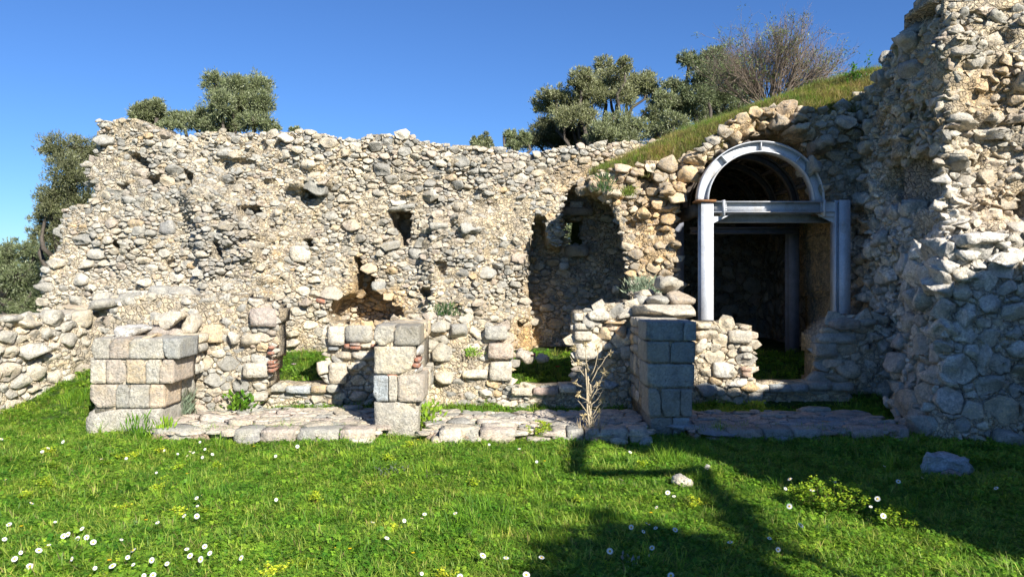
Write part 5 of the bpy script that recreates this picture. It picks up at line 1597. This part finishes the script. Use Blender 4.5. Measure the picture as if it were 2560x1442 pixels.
# ------------------------------------------------------------------ single plants
def herb(label, px, py, Y, z, n, L, Wd, c1, c2, spread=.08, up=.9, name='herb', cat='plant', group=None, head=None):
    x = xat(px, Y)
    zz = z if z is not None else float(ground_h(np.array([x]), np.array([Y]))[0])
    base = np.array([x, Y, zz])
    t = thing(name, label, cat, base, group)
    b = Bag()
    n = int(n * 3.2)
    P = base + np.concatenate([rng.normal(size=(n, 2)) * spread * .5, rng.uniform(0, .8, (n, 1)) ** 1.4 * L], 1)
    L_full = L; L = L * .34; Wd = min(Wd, L * .42)
    d = np.concatenate([(P - base)[:, :2] / spread * .6 + rng.normal(size=(n, 2)) * .35, np.full((n, 1), up)], 1)
    m = rng.random((n, 1))
    leafquads(P, d, L * rng.uniform(.5, 1.15, n), Wd, (c1 * (1 - m) + c2 * m) * rng.uniform(.75, 1.2, (n, 1)), b)
    b.part('leaves', M_GRASS, t)
    if head is not None:
        h = Bag(); k = max(5, n // 8)
        c0 = base + np.concatenate([rng.normal(size=(k, 2)) * spread * .55, np.full((k, 1), L_full * .9) + rng.normal(size=(k, 1)) * L_full * .12], 1)
        for q in c0:
            mm = 9
            dd = np.concatenate([rng.normal(size=(mm, 2)), rng.uniform(0, .7, (mm, 1))], 1)
            leafquads(np.tile(q, (mm, 1)), dd, .022, .018, np.tile(head, (mm, 1)) * rng.uniform(.8, 1.15, (mm, 1)), h)
        h.part('flower_heads', M_GRASS, t)
    return t
GG = np.array([.17, .22, .15])
herb('grey-green bushy herb at the right foot of the left pilaster', 455, 1030, 8.15, .1, 150, .30, .012, GG, GG * 1.5, .10, 1.3)
herb('broad-leaved green weed at the foot of the left rubble wall', 602, 1010, 8.38, .12, 46, .24, .055, G1 * .8, G2 * .8, .16, .6)
herb('trailing plant growing from a crack in the middle of the high wall', 1112, 775, 11.1, zat(790, 11.1), 110, .22, .014, G1 * .7, GG, .16, .7)
herb('grey-green herb growing on top of the wall beside the stacked boulders', 1608, 722, 9.9, zat(735, 9.9), 160, .26, .016, GG, GG * 1.5, .2, .9)
herb('grass tuft growing over the crown of the niche', 1512, 462, 10.0, zat(482, 10.0), 90, .30, .012, G1 * .6, GG, .12, 1.0)
herb('yellowish moss tuft in the vault wall above the left jamb', 1570, 478, 9.98, zat(492, 9.98), 90, .16, .012, GY * .7, GY, .07, .9)
_sh = herb('thin leafy green shrub at the upper end of the mound beside the tall ruin', 2148, 200, 11.0, 4.35, 30, .2, .012, G1, GG * 1.2, .12, 1.1)
_b = Bag(); _t = Bag()
for _k in range(7):
    _p0 = W(2148, 225, 11.0) + rng.normal(size=3) * .05; _p1 = W(2148 + random.uniform(-40, 22), random.uniform(160, 205), 11.0) + rng.normal(size=3) * .06
    _P = wiggle(_p0, _p1, 8, .03); _V, _f = tube(_P, .006, .002, 3); _t.add(_V, _f)
    for _q in _P[2:]:
        leafquads(_q + rng.normal(size=(9, 3)) * .022, rng.normal(size=(9, 3)), .045, .02, np.tile(G1 * .9, (9, 1)), _b)
_t.part('stem', M_TWIG, _sh); _b.part('foliage', M_GRASS, _sh)
herb('small weed hanging on the low wall right of the middle pilaster', 1180, 885, 8.84, zat(892, 8.84), 50, .13, .012, G1, G2, .09, .8)
herb('broad-leaved weed in front of the middle steps', 865, 1078, 7.35, None, 24, .15, .04, G1, G2, .10, .8)
herb('leafy weed at the right foot of the middle pilaster', 1058, 1030, 7.9, .05, 60, .26, .035, G1, G2, .16, .9)
herb('tall green spikes against the paved strip left of centre', 345, 1085, 7.3, None, 46, .30, .012, G1, G2, .10, 1.5)
herb('second clump of green spikes against the paved strip', 412, 1080, 7.35, None, 60, .26, .02, G1, G2, .10, 1.4)
herb('green weed catching the light at the corner of the vault entrance', 1892, 935, 8.8, None, 60, .16, .03, G2, GY, .10, 1.0)
herb('patch of lit weeds below the sill of the vault entrance', 1900, 948, 8.75, None, 80, .10, .02, G2, GY, .16, 1.0)
herb('pale woolly rosette in the shade at the bottom of the picture', 1585, 1432, 4.1, None, 12, .10, .035, np.array([.30, .34, .32]), np.array([.35, .4, .38]), .08, .8)
herb('low dusty green rosette in the middle of the grass', 975, 1192, 6.05, None, 26, .10, .03, GG * .8, GG * 1.1, .12, .5)
SP = np.array([.46, .56, .04])
def spurge(label, px, py, Y, nst, H, spread, name='spurge', group=None, z=None):
    x = xat(px, Y)
    base = np.array([x, Y, z if z is not None else float(ground_h(np.array([x]), np.array([Y]))[0])])
    t = thing(name, label, 'plant', base, group)
    st = Bag(); lf = Bag()
    for _ in range(nst):
        a = random.random() * 6.283; r = spread * math.sqrt(random.random())
        h = H * random.uniform(.7, 1.1) * (1 - .35 * (r / spread) ** 2)
        top = base + np.array([math.cos(a) * r, math.sin(a) * r, h])
        P = wiggle(base + np.array([math.cos(a), math.sin(a), 0]) * r * .45, top, 6, .012)
        V, f = tube(P, .0025, .0018, 3); st.add(V, f, np.tile(np.array([.30, .22, .08]), (len(V), 1)))
        k = 26
        q = P[rng.integers(2, 6, k)] + rng.normal(size=(k, 3)) * .004
        leafquads(q, np.concatenate([rng.normal(size=(k, 2)), rng.uniform(-.1, .7, (k, 1))], 1), .022, .009, (G2 * .9) * rng.uniform(.7, 1.2, (k, 1)), lf)
        k = 20
        q = top + rng.normal(size=(k, 3)) * np.array([.014, .014, .007])
        leafquads(q, np.concatenate([rng.normal(size=(k, 2)), rng.uniform(-.1, .6, (k, 1))], 1), .017, .014, SP * rng.uniform(.8, 1.2, (k, 1)), lf, up=(0, 0, 1))
    st.part('stems', M_GRASS, t); lf.part('leaves', M_GRASS, t)
    return t
spurge('large rounded lime-green spurge at the edge of the shade, among daisies', 2085, 1262, 5.1, 62, .21, .24)
spurge('lime-green spurge to the right, at the edge of the shade', 2235, 1320, 4.75, 22, .14, .12)
spurge('small bright spurge left of the large rounded one', 2000, 1245, 5.2, 14, .16, .08)
spurge('flowering spurge against the paved strip right of the middle pilaster', 1350, 1085, 7.35, 24, .2, .13)
ORD = ['leftmost', 'second from the left', 'third from the left', 'fourth from the left', 'fifth from the left', 'sixth from the left', 'seventh from the left', 'eighth from the left', 'ninth from the left']
def zones(pts):
    def z(p):
        x, y = p
        c = [(220, 'under the side wall'), (335, 'under the left pilaster corner'), (450, 'under the left pilaster'), (800, 'under the left steps'), (1100, 'under the middle pilaster'), (1600, 'under the middle steps'), (1740, 'under the shaded pilaster'), (2000, 'under the vault entrance'), (2270, 'under the tall ruin'), (9999, 'under the right edge wall')]
        r = [(1150, 'nearest the stones'), (1220, 'fairly near the stones'), (1290, 'halfway down the grass'), (1350, 'low in the grass'), (9999, 'at the very bottom')]
        return next(n for l, n in c if x < l), next(n for l, n in r if y < l)
    zs = [z(p) for p in pts]; out = []
    for i, p in enumerate(pts):
        same = sorted([q for q in range(len(pts)) if zs[q] == zs[i]], key=lambda q: pts[q][0])
        out.append('%s, %s%s' % (zs[i][1], zs[i][0], '' if len(same) == 1 else ', ' + (ORD[same.index(i)] if same.index(i) < 8 else 'rightmost' if i == same[-1] else 'number %d from the right' % (len(same) - same.index(i)))))
    return out
sp_px = [(120, 1125), (135, 1160), (295, 1128), (325, 1132), (345, 1120), (260, 1150), (310, 1135), (450, 1148), (465, 1140), (440, 1160), (400, 1115), (115, 1200), (120, 1215), (415, 1195), (400, 1220), (440, 1270), (300, 1262), (500, 1265), (30, 1360), (100, 1360), (255, 1425), (680, 1410), (925, 1120), (970, 1138), (1020, 1110), (765, 1398), (725, 1380), (790, 1230),
         (982, 1305), (1180, 1195), (1412, 1128), (1420, 1150), (1460, 1175), (1600, 1150), (1735, 1245), (1450, 1235), (1120, 1420), (60, 1235), (20, 1100), (540, 1150)]
for (x, y), zz_ in zip(sp_px, zones(sp_px)):
    Yg = (CAMZ - .08) * FP / (y - 690)
    spurge('lime spurge sprig ' + zz_, x, y, Yg, random.randint(3, 8), .085, .05, group='small spurges dotted in the grass')

# ------------------------------------------------------------------ daisies
A_ = [(80, 965), (730, 980), (605, 1040), (565, 1060), (690, 1080), (770, 1080), (40, 1100), (830, 1130), (435, 1165), (1080, 1108), (185, 1228), (345, 1215), (130, 1272), (640, 1265), (1185, 1195), (1135, 1250), (845, 1328), (1000, 1320), (1185, 1315), (1350, 1275), (1485, 1305), (1280, 1415), (1360, 1410), (1660, 1172), (1820, 1145), (1690, 1230), (1785, 1262), (1865, 1205), (2145, 1240), (490, 935), (280, 780), (1795, 718), (1748, 742), (1755, 805), (1638, 870), (1750, 868), (1400, 955), (1390, 520), (1122, 393), (375, 330), (428, 298), (900, 403), (1778, 213), (1822, 263), (1690, 283), (1665, 318), (1720, 290), (1580, 303), (1800, 335), (1888, 303), (2450, 313), (1460, 282), (560, 243), (10, 230), (50, 580), (2455, 738), (265, 1330)]
B_ = [(480, 565), (440, 658), (678, 670), (880, 588), (475, 818), (575, 1003), (297, 1113), (1258, 743), (1310, 897), (1198, 815), (1320, 442), (1443, 575), (1658, 548), (2313, 657), (375, 1217)]
C_ = [(155, 235), (825, 910), (1285, 842), (1262, 882), (1105, 900), (1558, 877), (950, 1067), (1803, 1217), (2010, 1250), (1260, 1385), (1600, 1415), (2190, 1415), (1790, 133), (1405, 103), (1860, 250), (2127, 308), (2282, 415), (2325, 1262)]
D_ = [(1285, 808), (1385, 668), (1440, 698), (1560, 565), (1207, 960), (1277, 990), (1060, 1010), (1168, 1040), (1450, 995), (1245, 1178), (870, 1218), (1938, 1140), (1412, 1402), (1050, 312)]
k_ = 720 / 2560
dl = [(x * k_, 1040 + y * k_) for x, y in A_] + [(1840 + x * k_, 1040 + y * k_) for x, y in B_] + [(700 + x * k_, 1040 + y * k_) for x, y in C_] + [(1280 + x * k_, 1040 + y * k_) for x, y in D_]
M_DISC = plain('daisy_centre', (.75, .48, .03), .8, .2, .2, 200)
M_STEM = plain('daisy_stem', (.09, .16, .03), .7, .2, .2, 50)
bag = Bag()
for k in range(15):
    a = k / 15 * 6.283
    d = np.array([math.cos(a), math.sin(a), .06]); s_ = np.array([-math.sin(a), math.cos(a), 0])
    V = np.array([d * .005, d * .011 + s_ * .0028, d * .0185 + s_ * .0022, d * .0195, d * .0185 - s_ * .0022, d * .011 - s_ * .0028])
    bag.add(V, {'q': np.array([[0, 1, 2, 3], [0, 3, 4, 5]])}, (.86, .86, .84))
V, f, c = bag.get(); me_pet = mesh('petals', V, f, M_PETAL, c)
V, Q = CG[2]; Vd = V / np.linalg.norm(V, axis=1, keepdims=True) * np.array([.0072, .0072, .0045]) + np.array([0, 0, .002]); me_disc = mesh('disc', Vd, {'q': Q}, M_DISC, None, True)
V, f = tube(np.array([[0, 0, 0], [.004, .002, -.05], [.0, .006, -.12]]), .0011, .0013, 3); me_stem = mesh('stem', V, f, M_STEM)
dz = zones(dl)
for i, (x, y) in enumerate(dl):
    h = random.uniform(.075, .115)
    if (x, y) and 1960 < x < 2260 and y < 1340: h = .17
    Yg = (CAMZ - h) * FP / (y - 690)
    X_ = xat(x, Yg)
    z = float(ground_h(np.array([X_]), np.array([Yg]))[0])
    d = thing('daisy', 'white daisy ' + dz[i], 'flower', (X_, Yg, z + h), 'white daisies in the grass')
    sc_ = random.uniform(.5, .98)
    d.rotation_euler = (random.uniform(0, 1.2), random.uniform(-.6, .6), random.uniform(-.5, .5))
    d.scale = (sc_, sc_, sc_)
    for nm, me in (('petals', me_pet), ('disc', me_disc), ('stem', me_stem)):
        o = D.objects.new(nm, me); o.parent = d; C.objects.link(o)
# small yellow and red flowers
def bloom(px, py, lab, col, r, name, h=.07, Y=None, z=None, npet=5):
    Yg = Y or (CAMZ - h) * FP / (py - 690)
    X_ = xat(px, Yg)
    zz = z if z is not None else float(ground_h(np.array([X_]), np.array([Yg]))[0]) + h
    t = thing(name, lab, 'flower', (X_, Yg, zz), None)
    b = Bag()
    for k in range(npet):
        a = k / npet * 6.283
        d = np.array([math.cos(a), math.sin(a), .35]); s_ = np.array([-math.sin(a), math.cos(a), 0])
        b.add(np.array([d * 0, d * r * .7 + s_ * r * .45, d * r, d * r * .7 - s_ * r * .45]) + np.array([X_, Yg, zz]), {'q': np.array([[0, 1, 2, 3]])}, col)
    b.part('petals', M_PETAL, t)
    V, f = tube(np.array([[X_, Yg, zz], [X_, Yg + .005, zz - h]]), .0015, .0015, 3); part('stem', V, f, M_STEM, t)
YEL = (.85, .55, .02)
for i, (x, y, w) in enumerate([(468, 1184, 'below the left pilaster, out in the grass'), (365, 1300, 'small, between daisies at the left'), (180, 1351, 'in the daisy cluster at lower left'), (53, 1315, 'near the left edge'), (840, 1365, 'left of centre near the bottom'), (875, 1367, 'close to another one, left of centre'), (1033, 1374, 'alone near the bottom centre'),
                               (1362, 1155, 'near the hooked shadow'), (1628, 1288, 'below the white stone'), (635, 1108, 'near the paved strip at the left'), (273, 1400, 'lower left, near the bottom'), (1045, 1095, 'beside the middle pilaster')]):
    bloom(x, y, 'tiny yellow flower ' + w, YEL, .012, 'yellow_flower')
bloom(1332, 888, 'red poppy in the grassy opening below the niche', (.55, .02, .03), .045, 'poppy', .06, 9.6, zat(888, 9.6), 6)
bloom(1394, 917, 'second, shaded red poppy in the opening below the niche', (.45, .02, .02), .035, 'poppy', .06, 9.3, zat(917, 9.3), 6)
bloom(735, 911, 'pale pink anemone in the leftmost grassy opening', (.6, .4, .5), .035, 'anemone', .06, 9.7, zat(911, 9.7), 6)
bloom(2117, 214, 'magenta flower in the long grass on the mound', (.55, .08, .25), .05, 'magenta_flower', .12, 11.4, zat(216, 11.4), 6)

# ------------------------------------------------------------------ loose rocks on the ground
def loose(label, px, py, w_, h_, col, k=.75, rough=.16, cuts=3, n=6, rz=0):
    Yg = CAMZ * FP / (py + h_ / 2 - 690)
    sx = w_ / FP * Yg; sz = h_ / FP * Yg
    X_ = xat(px, Yg)
    z = float(ground_h(np.array([X_]), np.array([Yg]))[0])
    V, f = rock((sx, sx * .8, sz * 1.3), k, n, rough, cuts)
    Rz = np.array(Matrix.Rotation(rz, 3, 'Z')); V = V @ Rz.T
    me = mesh('loose_stone', V, f, M_STONE, np.tile(col, (len(V), 1)))
    o = place('loose_stone', me, (X_, Yg + sx * .3, z + sz * .42))
    return tag(o, label, 'stone')
loose('large pitted bluish rock lying in the shaded grass at the right', 2380, 1165, 108, 56, BLUEG * 1.35, .9, .22, 2)
loose('small pinkish stone just below the large shaded rock', 2382, 1192, 58, 22, PINK, .6)
loose('pale angular stone half sunk in the grass at the edge of the shade', 1712, 1210, 52, 30, PALE, .7)
loose('small round stone in the shade above the pale angular one', 1768, 1178, 24, 16, GREY, .9)
loose('pebble in the shade beside the daisies at the right', 1987, 1187, 14, 10, PALE, .9)
loose('whitish stone resting on the shaded paved strip at the right', 2165, 1062, 34, 24, WHITE, .7)
loose('white stone at the foot of the tall ruin', 2305, 985, 30, 18, WHITE, .6)
loose('whitish slab-like stone fallen below the retaining wall', 2310, 1000, 44, 26, WHITE, .6)
loose('boulder at the foot of the retaining wall, lowest of the fallen ones', 2400, 1070, 50, 50, WHITE * .9, .8)
loose('long grey boulder fallen against the retaining wall', 2370, 1020, 80, 60, GREY * .9 + WHITE * .2, .7)
loose('fallen boulder between two others below the retaining wall', 2455, 1060, 70, 44, WHITE * .85, .7)
loose('small stone lying in the grass before the shaded steps', 2165, 1095, 24, 14, BLUEG, .7)
loose('pinkish stone in the leftmost opening near the sill', 718, 948, 12, 8, PINK, .7)
loose('bluish boulder at the foot of the sunlit stump', 1764, 970, 60, 40, BLUEG * 1.1, .8)
t_ = feat('rubble_heap', 1288, 1336, 872, 915, 9.9, .4, PALE * .6 + PINK * .3, None, .8, .2, 6, 2) if False else None
for lab, x0, x1, y0, y1, Y in [('pale broken boulder beside the red poppy in the opening', 1290, 1334, 866, 914, 9.7), ('flat tawny stone right of the red poppy in the opening', 1334, 1372, 884, 905, 9.9)]:
    a = W(x0, y1, Y); b_ = W(x1, y0, Y)
    V, f = rock((b_[0] - a[0], .3, b_[2] - a[2]), .7, 6, .16, 2)
    tag(place('loose_stone', mesh('loose_stone', V, f, M_STONE, np.tile(PALE * .7 + PINK * .25, (len(V), 1))), ((a[0] + b_[0]) / 2, Y, (a[2] + b_[2]) / 2)), lab, 'stone')
# dead twigs in the grass
def twigs(label, px, py, Y, n, L):
    base = W(px, py, Y); base[2] = float(ground_h(np.array([base[0]]), np.array([Y]))[0])
    t = thing('dead_twigs', label, 'twigs', base)
    b = Bag()
    for _ in range(n):
        d = rng.normal(size=3); d[2] = abs(d[2]) * .5 + .15; d /= np.linalg.norm(d)
        P = wiggle(base + rng.normal(size=3) * np.array([.05, .05, 0]), base + d * L * random.uniform(.4, 1), 5, .03)
        V, f = tube(P, .004, .0015, 3); b.add(V, f)
    b.part('stems', M_TWIG, t)
twigs('dry grey twigs before the shaded steps at the right', 1915, 1085, 7.3, 16, .3)
twigs('small dead stalks in the grass near the centre', 1085, 1195, 6.0, 7, .16)
twigs('dead tuft in the grass beside the hooked shadow', 1552, 1212, 5.8, 14, .09)
